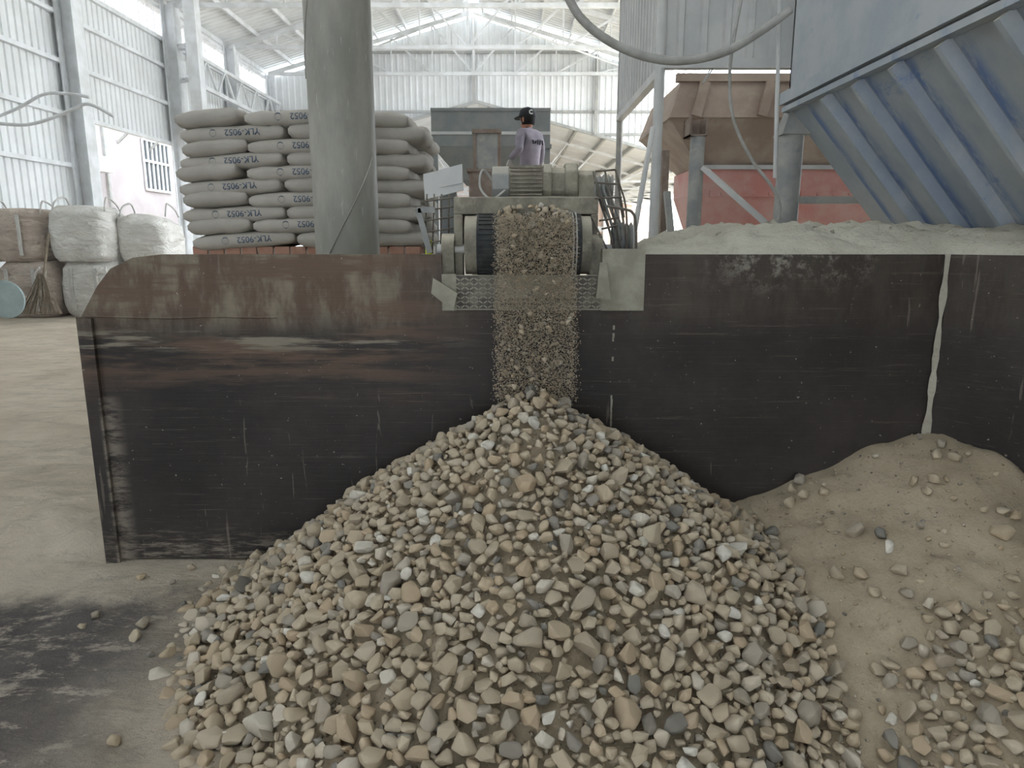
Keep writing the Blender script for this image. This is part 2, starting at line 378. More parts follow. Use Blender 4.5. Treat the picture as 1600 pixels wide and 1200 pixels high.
for sgn in (-1, 1):
    for i in range(8):
        x = XRID + sgn * (.4 + i * 1.25); MB().box((x - .035, 12, roofz(x) - .02), (x + .035, 33, roofz(x) + .14)).build('purlin', M['white_steel'], rf)
def truss(y, label):
    t = thing('roof_truss', label, 'truss', 'white roof trusses spanning the hall')
    zc = EAVE - .02
    for sgn, xe in ((-1, XL + .3), (1, XR - .3)):
        MB().beam((xe, y, roofz(xe) - .12), (XRID, y, RIDGE - .12), .12, .16).build('top_chord', M['white_steel'], t)
        n = 5; 
        for i in range(1, n):
            xa = lerp(XRID, xe, i / n); xb = lerp(XRID, xe, (i - (1 if i % 2 else -1) * .0 - .5) / n)
            MB().beam((xa, y, roofz(xa) - .15), (lerp(XRID, xe, (i - 1) / n), y, zc), .07).build('diagonal', M['white_steel'], t)
            MB().beam((xa, y, roofz(xa) - .15), (xa, y, zc), .06).build('strut', M['white_steel'], t)
    MB().beam((XL + .3, y, zc), (XR - .3, y, zc), .13).build('bottom_chord', M['white_steel'], t)
    MB().beam((XRID, y, zc), (XRID, y, RIDGE - .1), .1).build('king_post', M['white_steel'], t)
truss(32.7, 'white roof truss lying against the ribbed gable wall')
truss(28.4, 'white roof truss one bay in front of the gable wall')
truss(23.6, 'white roof truss nearest the camera, cut by the top of the picture')
for sgn in (-1, 1):     # wind bracing rods between the last two trusses
    tag(MB().tube([(XRID + sgn * .25, 28.55, EAVE + 1.2), (XRID + sgn * 6.5, 32.7, EAVE + .25)], .04, 6).build('brace_rod', M['white_steel']),
        'white bracing rod slanting ' + ('from the ridge towards the bag stack side' if sgn < 0 else 'from the ridge towards the hopper side'), 'brace')
# gable wall at the back: ribbed sheet whose lower edge follows the lower roof beyond
LOWR, XLOW = 7.57, -1.55
lowz = lambda x: LOWR - .265 * abs(x - XLOW)
wb = struct('wall_back')
corr('x', YB, XL, XR, lowz, lambda x: roofz(x) - .25, .27, .035, -1).build('wall_sheet', M['white_sheet'], wb)
for z in (6.2, 7.15, EAVE + .9):
    for sgn in (-1, 1):
        xe = XL if sgn < 0 else XR
        hi = min(abs(xe - XRID), (RIDGE - .3 - z) / SLOPE); lo = max(0, (LOWR - z) / .265)
        if hi > lo: MB().box((min(XRID + sgn * lo, XRID + sgn * hi), YB - .16, z - .05), (max(XRID + sgn * lo, XRID + sgn * hi), YB - .04, z + .05)).build('girt', M['grey_steel'], wb)
for x in (XRID, -6.3, 3.7): MB().box((x - .07, YB - .3, lowz(x)), (x + .07, YB - .16, roofz(x) - .3)).build('wall_post', M['grey_steel'], wb)
for sgn in (-1, 1):
    xe = XL if sgn < 0 else XR
    MB().beam((XLOW, YB - .12, LOWR), (xe, YB - .12, lowz(xe)), .14, .12).build('edge_angle', M['grey_steel'], wb)
# hall beyond: lower roof, trusses, end wall
rb = struct('roof_beyond')
for sgn in (-1, 1):
    xe = XLOW + sgn * 12
    MB().add([(XLOW, YB, LOWR + .12), (xe, YB, lowz(xe) + .12), (xe, 62, lowz(xe) + .12), (XLOW, 62, LOWR + .12)], [(0, 1, 2, 3)]).build('roof_sheet', M['white_sheet'], rb)
    for i in range(9):
        x = XLOW + sgn * (.5 + i * 1.3); MB().box((x - .05, YB, lowz(x) - .08), (x + .05, 62, lowz(x) + .1)).build('purlin', M['grey_steel'], rb)
for i, y in enumerate((37, 42, 47, 52, 57)):
    t = thing('roof_truss', 'pale roof truss of the hall beyond, number %s counted from the gable' % ('one two three four five'.split()[i]), 'truss', 'trusses of the hall beyond')
    for sgn in (-1, 1):
        xe = XLOW + sgn * 11.5
        MB().beam((XLOW, y, LOWR - .1), (xe, y, lowz(xe) - .1), .1, .12).build('top_chord', M['white_steel'], t)
        for q in range(1, 8):
            xa, xb = XLOW + sgn * 11.5 * q / 8, XLOW + sgn * 11.5 * (q - 1) / 8
            MB().beam((xa, y, lowz(xa) - .1), (xb, y, 4.55), .06).build('diagonal', M['white_steel'], t)
    MB().beam((XLOW - 11.5, y, 4.5), (XLOW + 11.5, y, 4.5), .1).build('bottom_chord', M['white_steel'], t)
we = struct('wall_end')
corr('x', 62, -16, 13, 0, lambda x: lowz(x) + .1, .6, .02, -1).build('wall_face', M['pink'], we)
MB().box((-16, 61.8, 2.3), (13, 61.95, 2.75)).build('wall_band', M['white_sheet'], we)
for x in (-9, -4, 3.5, 8): MB().box((x - .2, 61.5, 0), (x + .2, 61.9, 5)).build('wall_pier', M['white_steel'], we)
# yard and sunlit building outside the side opening
fac = tag(empty('building'), 'pale building seen through the side opening, with a barred window', 'building')
MB().box((-17.4, 12, 0), (-17, 42, 15)).build('facade', M['facade'], fac)
w = MB().box((-17.0, 33.8, 3.9), (-16.97, 36.3, 6.15)).build('window', M['dark'], fac)
for i in range(7): MB().box((-16.97, 33.8 + i * .41 - .04, 3.9), (-16.90, 33.8 + i * .41 + .04, 6.15)).build('window_bar', M['white'], w)
for z in (3.9, 5.2, 6.15): MB().box((-16.97, 33.8, z - .05), (-16.89, 36.3, z + .05)).build('window_rail', M['white'], w)
for y in (31.8, 34.5):
    m = MB(); m.beam((-17, y, 6.6), (-15.9, y, 6.6), .1); m.beam((-17, y, 5.7), (-16.0, y, 6.55), .09); m.build('bracket', M['grey_steel'], fac)
for i in range(7): MB().beam((-16.0, 31.8 + i * .75, 6.6 if i % 2 else 7.1), (-16.0, 32.55 + i * .75, 7.1 if i % 2 else 6.6), .08).build('canopy_lattice', M['grey_steel'], fac)
MB().box((-17, 29.4, 4.3), (-16.4, 30.2, 4.9)).build('wall_unit', M['galv'], fac)
MB().box((-17, 30.6, 0), (-16.9, 30.75, 9)).build('drain_pipe', M['grey_steel'], fac)

# ------------------------------------------------------------------ steel retaining wall
PY = 3.30
PT = .03
sw = thing('steel_barrier', 'dark scratched steel plate wall with a rust brown rounded end', 'barrier')
nx0, nx1, nz = -.325, .612, 1.284
TOP = 1.535
poly = [(-2.02, .03), (2.03, .03), (2.03, TOP), (nx1, TOP), (nx1, nz), (nx0, nz), (nx0, TOP), (-1.62, TOP), (-1.75, 1.52), (-1.86, 1.47), (-1.93, 1.39), (-2.02, 1.25)]
MB().prism(poly, PY, PY + PT).build('main_plate', M['plate'], sw)
MB().prism([(-2.035, .0), (-1.965, .0), (-1.965, 1.24), (-2.035, 1.25)], PY - .022, PY - .001).build('edge_bar', M['plate'], sw)
m = MB(); q0 = Vector((2.02, 3.29, 0)); dirp = Vector((.62, -.785, 0)).normalized(); q1 = q0 + dirp * 1.7; nrm = Vector((dirp.y, -dirp.x, 0)) * -.03
m.add([q0, q1, q1 + nrm, q0 + nrm] + [p + Vector((0, 0, TOP)) for p in (q0, q1, q1 + nrm, q0 + nrm)], [(3, 2, 1, 0), (4, 5, 6, 7), (0, 1, 5, 4), (1, 2, 6, 5), (2, 3, 7, 6), (3, 0, 4, 7)])
m.build('wing_plate', M['plate'], sw)
m = MB(); m.v = []; pts = []
for i in range(30):
    z = lerp(.6, TOP, i / 29); wd = .012 + .010 * (fbm(z, 0, 9) + .2) + .03 * max(0, (.85 - z)) ; pts.append((z, max(.006, wd)))
vs = [(2.003 + s * w_, 3.286, z) for z, w_ in pts for s in (-1, 1)]
m.add(vs, [(2 * i, 2 * i + 1, 2 * i + 3, 2 * i + 2) for i in range(29)]); m.build('seam_dust', M['dustheap'], sw)
m = MB(); m.tube([(x, PY - .002, 1.245 + .006 * fbm(x, 0, 4)) for x in np.linspace(-2.0, -1.1, 30)], .005, 5); m.build('weld_seam', M['plate'], sw)
m = MB()
for i in range(40):
    z = lerp(.55, 1.28, i / 39)
    if fbm(z, 5, 11) > .05: m.box((.478 - .003 - .004 * abs(fbm(z, 2, 20)), PY - .004, z), (.478 + .003 + .005 * abs(fbm(z, 8, 20)), PY - .0005, z + .02))
m.build('seam_dust', M['lip'], sw)
# dusty lip with tread plate set in the notch
lp = thing('chute_lip', 'dust covered tread plate lip set in the notch under the belt', 'chute plate')
MB().box((nx0 + .002, PY - .012, nz - .004), (nx1 - .002, PY + .02, 1.44)).build('lip_plate', M['lip'], lp)
MB().box((.415, PY - .02, nz - .006), (nx1, PY + .04, 1.56)).build('side_sheet', M['lip'], lp)
MB().box((nx0, PY - .016, nz - .006), (-.26, PY + .02, 1.445)).build('side_flange', M['lip'], lp)
for (xa, xb, za, zb_) in ((-.258, -.06, nz + .002, 1.438), (.27, .41, nz + .002, 1.438), (-.06, .27, nz + .002, nz + .055)):
    MB().box((xa, PY - .0128, za), (xb, PY - .0115, zb_)).build('tread_sheet', M['tread'], lp)
m = MB()
for zr in np.arange(nz + .012, 1.435, .021):
    for i, xx in enumerate(np.arange(-.25, .41, .021)):
        if (xx > -.06 and xx < .27 and (zr > nz + .06)): continue
        sg = 1 if (i + int(round(zr / .021))) % 2 else -1
        m.beam((xx - .008, PY - .0135, zr - sg * .005), (xx + .008, PY - .0135, zr + sg * .005), .006, .005, up=(0, 1, 0))
tag(m.build('tread_lozenges', M['lip'], lp), kind='stuff')

# raised deck behind the plate
dk = struct('floor_deck')
MB().prism([(-1.93, 3.36), (9, 3.36), (9, 12.5), (-2.45, 12.5), (-2.45, 4.35)], .05, 1.0, 'z').build('deck_slab', M['lip'], dk)

# ------------------------------------------------------------------ stones: pile, bank, stream
AX, AY, AZ = .10, 2.95, .965
def pile_h(x, y):
    d = math.hypot(x - AX, (y - AY)); d = math.sqrt(d * d + .004)
    return AZ + .03 - .69 * d + .035 * fbm(x, y, 2.2)
def bank_h(x, y):
    dx, dy = x - 2.05, y - 3.32; d = math.sqrt(dx * dx * 1.15 + dy * dy * .85 + .002)
    return .735 - .42 * d + .05 * fbm(x, y, 1.7) + .022 * fbm(x, y, 6) + .07 * math.exp(-((x - 2.15) ** 2 + (y - 3.0) ** 2) / .012)
def smax(a, b, k=.05):
    h = max(k - abs(a - b), 0) / k; return max(a, b) + h * h * k * .25
def ground(x, y): return smax(smax(pile_h(x, y), bank_h(x, y)), .0 + .008 * fbm(x, y, 5))
def wing_side(x, y): return (x - 2.02) * .785 + (y - 3.29) * .62      # >0 behind the wing plate
g = MB(); nx, ny = 200, 110; xs = np.linspace(-1.75, 3.3, nx); ys = np.linspace(.7, 3.298, ny)
core = lambda x, y: ground(x, y) - .012 - .030 * min(1, max(0, (pile_h(x, y) - bank_h(x, y)) / .08)) * min(1, max(0, pile_h(x, y) / .06))
g.v = [(x, y, core(x, y)) for y in ys for x in xs]
g.f = [(j * nx + i, j * nx + i + 1, (j + 1) * nx + i + 1, (j + 1) * nx + i) for j in range(ny - 1) for i in range(nx - 1)
       if wing_side(xs[i], ys[j]) < .03 and (ground(xs[i], ys[j]) > .006 or xs[i] > -.9)]
tag(g.build('sand_bank', M['sand'], smooth=True), 'pale sand and stone dust banked in the corner of the steel wall', 'sand', kind='stuff')

def hull(n, seed, bev):
    r = random.Random(seed); bm = bmesh.new()
    sx, sy, sz = 1, r.uniform(.68, .9), r.uniform(.5, .75)
    for i in range(n):
        v = Vector((r.gauss(0, 1), r.gauss(0, 1), r.gauss(0, 1))).normalized() * r.uniform(.86, 1.05)
        bm.verts.new((v.x * sx, v.y * sy, v.z * sz))
    h = bmesh.ops.convex_hull(bm, input=bm.verts)
    bmesh.ops.delete(bm, geom=list({x for x in h['geom_interior'] + h['geom_unused'] if isinstance(x, bmesh.types.BMVert)}), context='VERTS')
    bmesh.ops.dissolve_limit(bm, angle_limit=R(14), verts=bm.verts, edges=bm.edges)
    if bev: bmesh.ops.bevel(bm, geom=list(bm.edges), offset=bev, segments=1, affect='EDGES', profile=.5, clamp_overlap=True)
    bmesh.ops.triangulate(bm, faces=bm.faces)
    me = bpy.data.meshes.new('stone'); bm.to_mesh(me); bm.free(); return me
SHAPES = [hull(15 + k % 5, 100 + k, .10) for k in range(16)]
SMALL = [hull(9, 300 + k, 0) for k in range(8)]
for me in SHAPES: me.materials.append(M['stone']); me.shade_smooth(); me.set_sharp_from_angle(angle=R(28))
def arrays(me):
    v = np.empty(len(me.vertices) * 3); me.vertices.foreach_get('co', v); f = np.empty(len(me.polygons) * 3, dtype=np.int32)
    me.loop_triangles if False else None
    f = np.array([tuple(p.vertices) for p in me.polygons], dtype=np.int32); return v.reshape(-1, 3), f
A_S = [arrays(m_) for m_ in SHAPES]; A_T = [arrays(m_) for m_ in SMALL]

class Packer:
    def __init__(s, cell=.09): s.c = cell; s.g = {}
    def ok(s, p, r, f):
        i, j, k = (int(math.floor(q / s.c)) for q in p)
        for a in (i - 1, i, i + 1):
            for b in (j - 1, j, j + 1):
                for c in (k - 1, k, k + 1):
                    for q, t in s.g.get((a, b, c), ()):
                        if (q[0] - p[0]) ** 2 + (q[1] - p[1]) ** 2 + (q[2] - p[2]) ** 2 < (f * (r + t)) ** 2: return False
        s.g.setdefault((i, j, k), []).append((p, r)); return True
pk = Packer(); stones = []
def density(x, y):
    ph, bh = pile_h(x, y), bank_h(x, y)
    if ph > bh - .02 and ph > -.02: return 1.0
    if ph > -.06 and ph > bh - .02: return .35
    if bh > .02 or x > .9:      # the bank: stony towards the viewer, bare sand higher up
        near = (2.35 - y + .35 * fbm(x, y, 1.1)) + .35 * (x - 1.5)
        gap = min(1, max(.25, (bh - ph - .02 + .12 * fbm(x, y, 3)) / .18)) if y > 2.0 + .3 * fbm(x, y, 2) else 1
        return max(.010, min(.8, near * 1.7)) * gap
    return 0
def scatter(n, rlo, rhi, f, emb, pw=1.0):
    for _ in range(n):
        x, y = rnd.uniform(-1.5, 2.9), rnd.uniform(.95, 3.27)
        if wing_side(x, y) > -.03: continue
        if y < .95 + .0 * x: continue
        if rnd.random() > density(x, y): continue
        r = rlo + (rhi - rlo) * rnd.random() ** pw
        if pile_h(x, y) > .45 and r > .034 and rnd.random() < .7: continue
        if y + r > 3.29: continue
        z = ground(x, y) + r * emb
        if pk.ok((x, y, z), r, f): stones.append((x, y, z, r))
scatter(1200, .040, .055, .80, .25, 1.8)
scatter(34000, .024, .039, .655, .22, .9)
scatter(22000, .014, .024, .66, .1)
scatter(14000, .016, .030, .62, -.9)
n_big = len(stones)
# a few fallen ones on the concrete, away from the pile
for (u, v, r) in ((225, 985, .035), (150, 970, .03), (130, 985, .02), (222, 910, .03), (270, 915, .02), (180, 1160, .03), (210, 1005, .03), (235, 1030, .022), (300, 895, .025), (290, 950, .02), (330, 1165, .05), (340, 1120, .03)):
    k = P(u, v, 1.0); t = (CAMZ - 0.0) / (CAMZ - k.z); x, y = k.x * t, t
    stones.append((x, y, floor_h(x, y) + r * .5, r))
def rot(r): return Matrix.Rotation(r.uniform(0, 6.3), 3, 'Z') @ Matrix.Rotation(r.gauss(0, .5), 3, 'X') @ Matrix.Rotation(r.gauss(0, .5), 3, 'Y')
def mass(name, items, arrs, mat, parent=None):
    V, F, T = [], [], []; off = 0
    for (x, y, z, r) in items:
        v, f = arrs[rnd.randrange(len(arrs))]
        m3 = np.array(rot(rnd)); vv = (v * r) @ m3.T + np.array((x, y, z)); V.append(vv); F.append(f + off); off += len(v); T.append(np.full(len(v), rnd.random()))
    V = np.concatenate(V); F = np.concatenate(F); T = np.concatenate(T)
    me = bpy.data.meshes.new(name); me.vertices.add(len(V)); me.vertices.foreach_set('co', V.ravel())
    me.loops.add(F.size); me.loops.foreach_set('vertex_index', F.ravel().astype(np.int32))
    me.polygons.add(len(F)); me.polygons.foreach_set('loop_start', np.arange(0, F.size, 3, dtype=np.int32)); me.polygons.foreach_set('loop_total', np.full(len(F), 3, dtype=np.int32))
    me.update(calc_edges=True); a = me.attributes.new('tint', 'FLOAT', 'POINT'); a.data.foreach_set('value', T.astype(np.float32))
    me.materials.append(mat); me.validate()
    o = bpy.data.objects.new(name, me); COL.objects.link(o)
    if parent: o.parent = parent
    return o
def in_view(x, y, z):
    d = y * math.cos(PITCH) - (z - CAMZ) * math.sin(PITCH); h = y * math.sin(PITCH) + (z - CAMZ) * math.cos(PITCH)
    u, v = 800 + FPX * x / d, 600 - FPX * h / d
    return (0 < u < 1600 and 0 < v < 1198), d
cand = []
for i, (x, y, z, r) in enumerate(stones):
    okv, d = in_view(x, y, z)
    if okv: cand.append((r / d, i))
cand.sort(reverse=True); single = {i for _, i in cand[:296]}
for i in sorted(single):
    x, y, z, r = stones[i]
    o = bpy.data.objects.new('stone', SHAPES[i % len(SHAPES)]); COL.objects.link(o)
    o.matrix_world = Matrix.Translation((x, y, z)) @ rot(rnd).to_4x4() @ Matrix.Diagonal((r * 1.12, r * 1.12, r * 1.12, 1))
    f_ = rnd.random(); o.color = (f_, f_, f_, 1)
    hue = 'dark grey' if f_ < .05 else 'grey' if f_ < .15 else 'beige' if f_ < .62 else 'tan' if f_ < .92 else 'whitish'
    size = 'large ' if r > .045 else ''
    if x < -1.0 and pile_h(x, y) < .02: place, gr = 'lying loose on the dusty concrete beside the heap', 'loose stones on the concrete'
    elif bank_h(x, y) > pile_h(x, y) + .01: place, gr = ('on the stony foot of the sand bank' if y < 2.3 else 'on the bare upper sand bank'), 'stones on the sand bank'
    else:
        gr = 'larger stones of the heap'; hh = pile_h(x, y)
        row = 'at the foot' if hh < .22 else 'low' if hh < .42 else 'halfway up' if hh < .66 else 'near the peak'
        side = 'on the front of the heap' if abs(x - AX) < .38 else ('on the concrete side of the heap' if x < AX else 'on the sand bank side of the heap')
        place = row + ' ' + side
    tag(o, '%s%s crushed stone %s' % (size, hue, place), 'stone', gr)
rest = [(x, y, z, r * 1.1) for i, (x, y, z, r) in enumerate(stones) if i not in single]
tag(mass('gravel', rest, A_S, M['stones']), 'smaller crushed stones covering the heap and the bank', 'gravel', kind='stuff')
grit = []
for _ in range(16000):
    x, y = rnd.uniform(-1.5, 2.9), rnd.uniform(1.0, 3.28)
    if wing_side(x, y) > -.02 or rnd.random() > max(.22, density(x, y)) or (pile_h(x, y) < -.05 and bank_h(x, y) < .0): continue
    r = rnd.uniform(.004, .011); grit.append((x, y, core(x, y) + r * .4 + .006, r))
tag(mass('grit', grit, A_T, M['stones']), 'fine grit and chips between the stones', 'grit', kind='stuff')
# falling curtain
fall = []
def fall_pt(t): return 3.27 - .75 * t, 1.70 - 4.9 * t * t
for _ in range(30000):
    t = .398 * rnd.random() ** .65; y, z = fall_pt(t); x = rnd.uniform(-.07, .275) + rnd.gauss(0, .011)
    r = rnd.uniform(.0016, .0044); fall.append((x, y + rnd.gauss(0, .028), z + rnd.uniform(-.02, .02), r))
for _ in range(200):
    t = .398 * rnd.random() ** .7; y, z = fall_pt(t); x = rnd.uniform(-.055, .26)
    fall.append((x, y + rnd.gauss(0, .02), z, rnd.uniform(.007, .022)))
tag(mass('falling_gravel', fall, A_T, M['stones']), 'curtain of sand and stones dropping off the conveyor belt', 'falling gravel', kind='stuff')

# ------------------------------------------------------------------ conveyor head
cv = thing('belt_conveyor', 'dust caked belt conveyor head with black rubber belt discharging stones', 'conveyor')
DY, DZ, DR = 3.46, 1.575, .150
m = MB()
m.box((-.277, 3.44, 1.72), (.41, 3.52, 1.80)); m.box((-.277, 3.44, 1.36), (-.235, 3.52, 1.72)); m.box((.375, 3.44, 1.36), (.41, 3.52, 1.72))
m.build('head_frame', M['dusty'], cv, bevel=.006)
for x0, x1 in ((-.277, -.225), (.36, .41)):
    MB().box((x0, 3.52, 1.55), (x1, 7.1, 1.78)).build('side_rail', M['dusty'], cv)
MB().box((-.277, 3.52, 1.77), (.41, 4.4, 1.80)).build('top_plate', M['dusty'], cv)
MB().cyl((-.222, DY, DZ), (.372, DY, DZ), DR - .012, 32).build('pulley', M['dusty'], cv, smooth='auto')
m = MB(); n = 28; x0, x1 = -.165, .325     # belt: upper run, wrap, lower run with a thickness
prof = [(7.05, DZ + DR + .0)] + [(DY - DR * math.sin(a), DZ + DR * math.cos(a)) for a in np.linspace(0, math.pi, 17)] + [(7.05, DZ - DR)]
th = .012; inn = [(7.05, DZ + DR - th)] + [(DY - (DR - th) * math.sin(a), DZ + (DR - th) * math.cos(a)) for a in np.linspace(0, math.pi, 17)] + [(7.05, DZ - DR + th)]
k = len(prof); vs = [(x, y, z) for x in (x0, x1) for (y, z) in prof + inn]
fs = []
for i in range(k - 1):
    fs += [(i, i + 1, 2 * k + i + 1, 2 * k + i), (k + i, 3 * k + i, 3 * k + i + 1, k + i + 1), (i, k + i, k + i + 1, i + 1), (2 * k + i, 2 * k + i + 1, 3 * k + i + 1, 3 * k + i)]
m.add(vs, fs); bl = m.build('belt', M['rubber'], cv, smooth='auto')
m = MB()
for a in np.linspace(.35, 2.9, 16): 
    yy, zz = DY - (DR + .002) * math.sin(a), DZ + (DR + .002) * math.cos(a)
    m.beam((x0 + .01, yy, zz), (x0 + .085, yy, zz), .012, .008, up=(0, -math.sin(a), math.cos(a)))
m.build('belt_cleat', M['rubber'], bl)
for xx in (.285, .30): MB().tube([(xx, DY - (DR + .004) * math.sin(a), DZ + (DR + .004) * math.cos(a)) for a in np.linspace(0, math.pi, 15)], .004, 5).build('belt_ridge', M['galv'], bl)
for s, x in ((-1, -.305), (1, .40)):
    m = MB(); m.cyl((x - .03, DY, DZ - .02), (x + .03, DY, DZ - .02), .075, 16); m.box((x - .03, DY - .07, 1.40), (x + .03, DY + .07, DZ - .02)); m.build('bearing_block', M['dusty'], cv, smooth='auto')
MB().cyl((-.36, DY, DZ - .02), (.50, DY, DZ - .02), .025, 12).build('shaft', M['galv'], cv, smooth='auto')
MB().prism([(-.36, 1.43), (-.25, 1.36), (-.27, 1.28), (-.37, 1.36)], 3.24, 3.262).build('skirt_rag', M['lip'], cv)
MB().prism([(.40, 1.50), (.43, 1.50), (.455, 1.33), (.385, 1.34)], 3.24, 3.262).build('skirt_rag', M['lip'], cv)
# load of stones on the belt
bed = []
for _ in range(420):
    x = rnd.uniform(-.06, .27); y = rnd.uniform(3.30, 4.3); bed.append((x, y, DZ + DR + rnd.uniform(0, .035) * (1 - abs((x - .1) / .22) ** 2) - max(0, 3.42 - y) ** 2 * 3, rnd.uniform(.008, .028)))
tag(mass('load_on_belt', bed, A_T, M['stones'], cv), kind='stuff')

# motor with gearbox on the frame
mt = thing('gear_motor', 'dust coated electric motor with finned housing and gearbox above the belt', 'motor')
MY, MZ = 3.72, 1.885
octo = lambda r, c=.45: [(MY + a * r, MZ + b * r) for a, b in ((-1, -c), (-c, -1), (c, -1), (1, -c), (1, c), (c, 1), (-c, 1), (-1, c))]
MB().prism(octo(.078), -.10, -.012, 'x').build('fan_cover', M['grey_steel'], mt, bevel=.006)
MB().prism(octo(.070, .6), -.012, .155, 'x').build('housing', M['dusty'], mt)
for i in range(7):
    z = MZ - .062 + i * .0195; MB().box((-.008, MY - .088, z - .004), (.150, MY - .055, z + .004)).build('cooling_fin', M['dusty'], mt)
MB().box((-.01, MY - .06, MZ + .068), (.15, MY + .06, MZ + .082)).build('top_fin', M['dusty'], mt)
MB().prism(octo(.088, .5), .155, .20, 'x').build('flange', M['dusty'], mt, bevel=.006)
MB().prism(octo(.070, .6), .20, .265, 'x').build('gear_neck', M['dusty'], mt)
MB().prism(octo(.095, .5), .265, .33, 'x').build('gear_case', M['dusty'], mt, bevel=.01)
MB().prism([(MY - .07, 1.80), (MY + .07, 1.80), (MY + .07, 1.93), (MY - .03, 1.945), (MY - .07, 1.92)], .33, .42, 'x').build('gear_cover', M['dusty'], mt, bevel=.01)
MB().box((-.02, MY - .09, 1.80), (.33, MY + .09, 1.815)).build('foot_plate', M['dusty'], mt)
tag(MB().tube(spline([(-.02, 3.66, 1.86), (-.10, 3.62, 1.80), (-.16, 3.66, 1.86), (-.15, 3.74, 1.95), (-.10, 3.78, 1.90)]), .006, 6).build('motor_cable', M['cable']), 'pale cable looping beside the motor fan cover', 'cable')
gb = thing('drive_box', 'rust brown steel box standing behind the motor fan cover', 'box')
MB().box((-.24, 4.05, 1.78), (-.06, 4.35, 1.98)).build('box_body', M['rusty'], gb, bevel=.01)
MB().box((-.25, 4.03, 1.97), (-.05, 4.37, 1.985)).build('box_lid', M['rusty'], gb)

# pulleys, v-belts and the wire guard on the far side
pd = thing('pulley_drive', 'two grooved pulleys joined by drive belts beside the conveyor', 'pulley drive')
pc = [(Vector((.45, 3.62, 1.86)), .058), (Vector((.53, 3.50, 1.60)), .085)]
for c, r in pc:
    m = MB()
    for k in range(4): m.tube([c + Vector((k * .022 - .04, 0, 0)), c + Vector((k * .022 - .03, 0, 0)), c + Vector((k * .022 - .019, 0, 0))], [r, r * .78, r], 20)
    m.build('grooved_pulley', M['grey_steel'], pd, smooth='auto')
for k in range(3):
    for s in (-1, 1):
        a, b = pc[0][0] + Vector((k * .022 - .03, s * .05, 0)), pc[1][0] + Vector((k * .022 - .03, s * .075, 0)); MB().beam(a, b, .006, .010).build('drive_belt', M['dark_grey'], pd)
wg = thing('wire_guard', 'bent rusty wire cage guarding the pulleys', 'guard')
def wire(pts, r=.005, parent=wg, name='wire'): return MB().tube(pts, r, 6).build(name, M['wire'], parent, smooth=True)
Yg = 3.42
for u0, v0, u1, v1 in ((927, 268, 945, 330), (945, 266, 968, 385), (962, 265, 975, 340), (930, 268, 962, 265), (928, 285, 968, 288), (930, 310, 972, 308), (936, 345, 968, 340), (940, 358, 965, 352), (925, 340, 958, 410), (945, 330, 965, 413), (968, 310, 985, 413)):
    wire([P(u0, v0, Yg), P(u1, v1, Yg - .02)])
wire(spline([P(962, 265, Yg), P(967, 285, Yg + .02), P(978, 325, Yg), P(980, 395, Yg - .03)]))
wire(spline([P(948, 322, Yg - .03), P(975, 327, Yg - .04), P(988, 332, Yg - .04), P(993, 350, Yg - .04), P(994, 410, Yg - .04)]), .007)
# guard on the near side: cover sheet, bars, post
lg = thing('mesh_guard', 'steel bar mesh guard with a tilted grey cover sheet', 'guard')
Yl = 3.75
m = MB(); a, b, c, d = P(661, 272, Yl), P(722, 258, Yl), P(724, 297, Yl), P(664, 312, Yl)
o_ = Vector((0, .02, 0)); m.add([a, b, c, d, a + o_, b + o_, c + o_, d + o_], [(0, 1, 2, 3), (7, 6, 5, 4), (0, 4, 5, 1), (1, 5, 6, 2), (2, 6, 7, 3), (3, 7, 4, 0)]); m.build('cover_sheet', M['galv'], lg)
m = MB(); a, b, c, d = P(684, 266, Yl - .01), P(722, 256, Yl - .01), P(722, 286, Yl - .01), P(688, 293, Yl - .01); o_ = Vector((0, .008, 0))
m.add([a, b, c, d, a + o_, b + o_, c + o_, d + o_], [(0, 1, 2, 3), (7, 6, 5, 4), (0, 4, 5, 1), (1, 5, 6, 2), (2, 6, 7, 3), (3, 7, 4, 0)]); m.build('cover_flap', M['galv'], lg)
for i in range(5):
    u = 664 + i * 11.5; wire([P(u + 3, 303, Yl), P(u - 1 + i, 396, Yl)], .004, lg, 'bar')
for v in (312, 326, 342, 360, 377): wire([P(661, v + 3, Yl - .01), P(716, v - 4, Yl - .01)], .004, lg, 'bar')
MB().beam(P(653, 326, Yl), P(672, 395, Yl), .03, .03).build('brace', M['grey_steel'], lg)
MB().beam(P(653, 328, Yl), P(680, 328, Yl), .03, .03).build('brace', M['grey_steel'], lg)
MB().box((P(688, 300, 3.95).x, 3.9, 1.0), (P(713, 300, 3.95).x, 3.98, 1.86)).build('post', M['dark_grey'], lg)
tag(MB().box((P(664, 385, 3.8).x, 3.8, 1.45), (P(674, 385, 3.8).x, 3.9, 1.60)).build('canister', M['yellow'], bevel=.01), 'yellow green canister low beside the mesh guard', 'canister')

# ------------------------------------------------------------------ grey feed hopper, gate, person
hp = thing('feed_hopper', 'grey steel feed hopper standing behind the worker', 'hopper')
HY = 10.2; a, b = P(673, 170, HY), P(860, 170, HY); zt, zm = a.z, P(700, 228, HY).z; zb = P(700, 280, HY).z
X0, X1 = a.x, b.x
m = MB(); D = 1.5
m.add([(X0, HY, zt), (X1, HY, zt), (X1, HY + D, zt), (X0, HY + D, zt), (X0, HY, zm), (X1, HY, zm), (X1, HY + D, zm), (X0, HY + D, zm),
       (X0 + .4, HY + .2, zb), (X1 - .4, HY + .2, zb), (X1 - .4, HY + D - .2, zb), (X0 + .4, HY + D - .2, zb)],
      [(0, 1, 5, 4), (1, 2, 6, 5), (2, 3, 7, 6), (3, 0, 4, 7), (4, 5, 9, 8), (5, 6, 10, 9), (6, 7, 11, 10), (7, 4, 8, 11)])
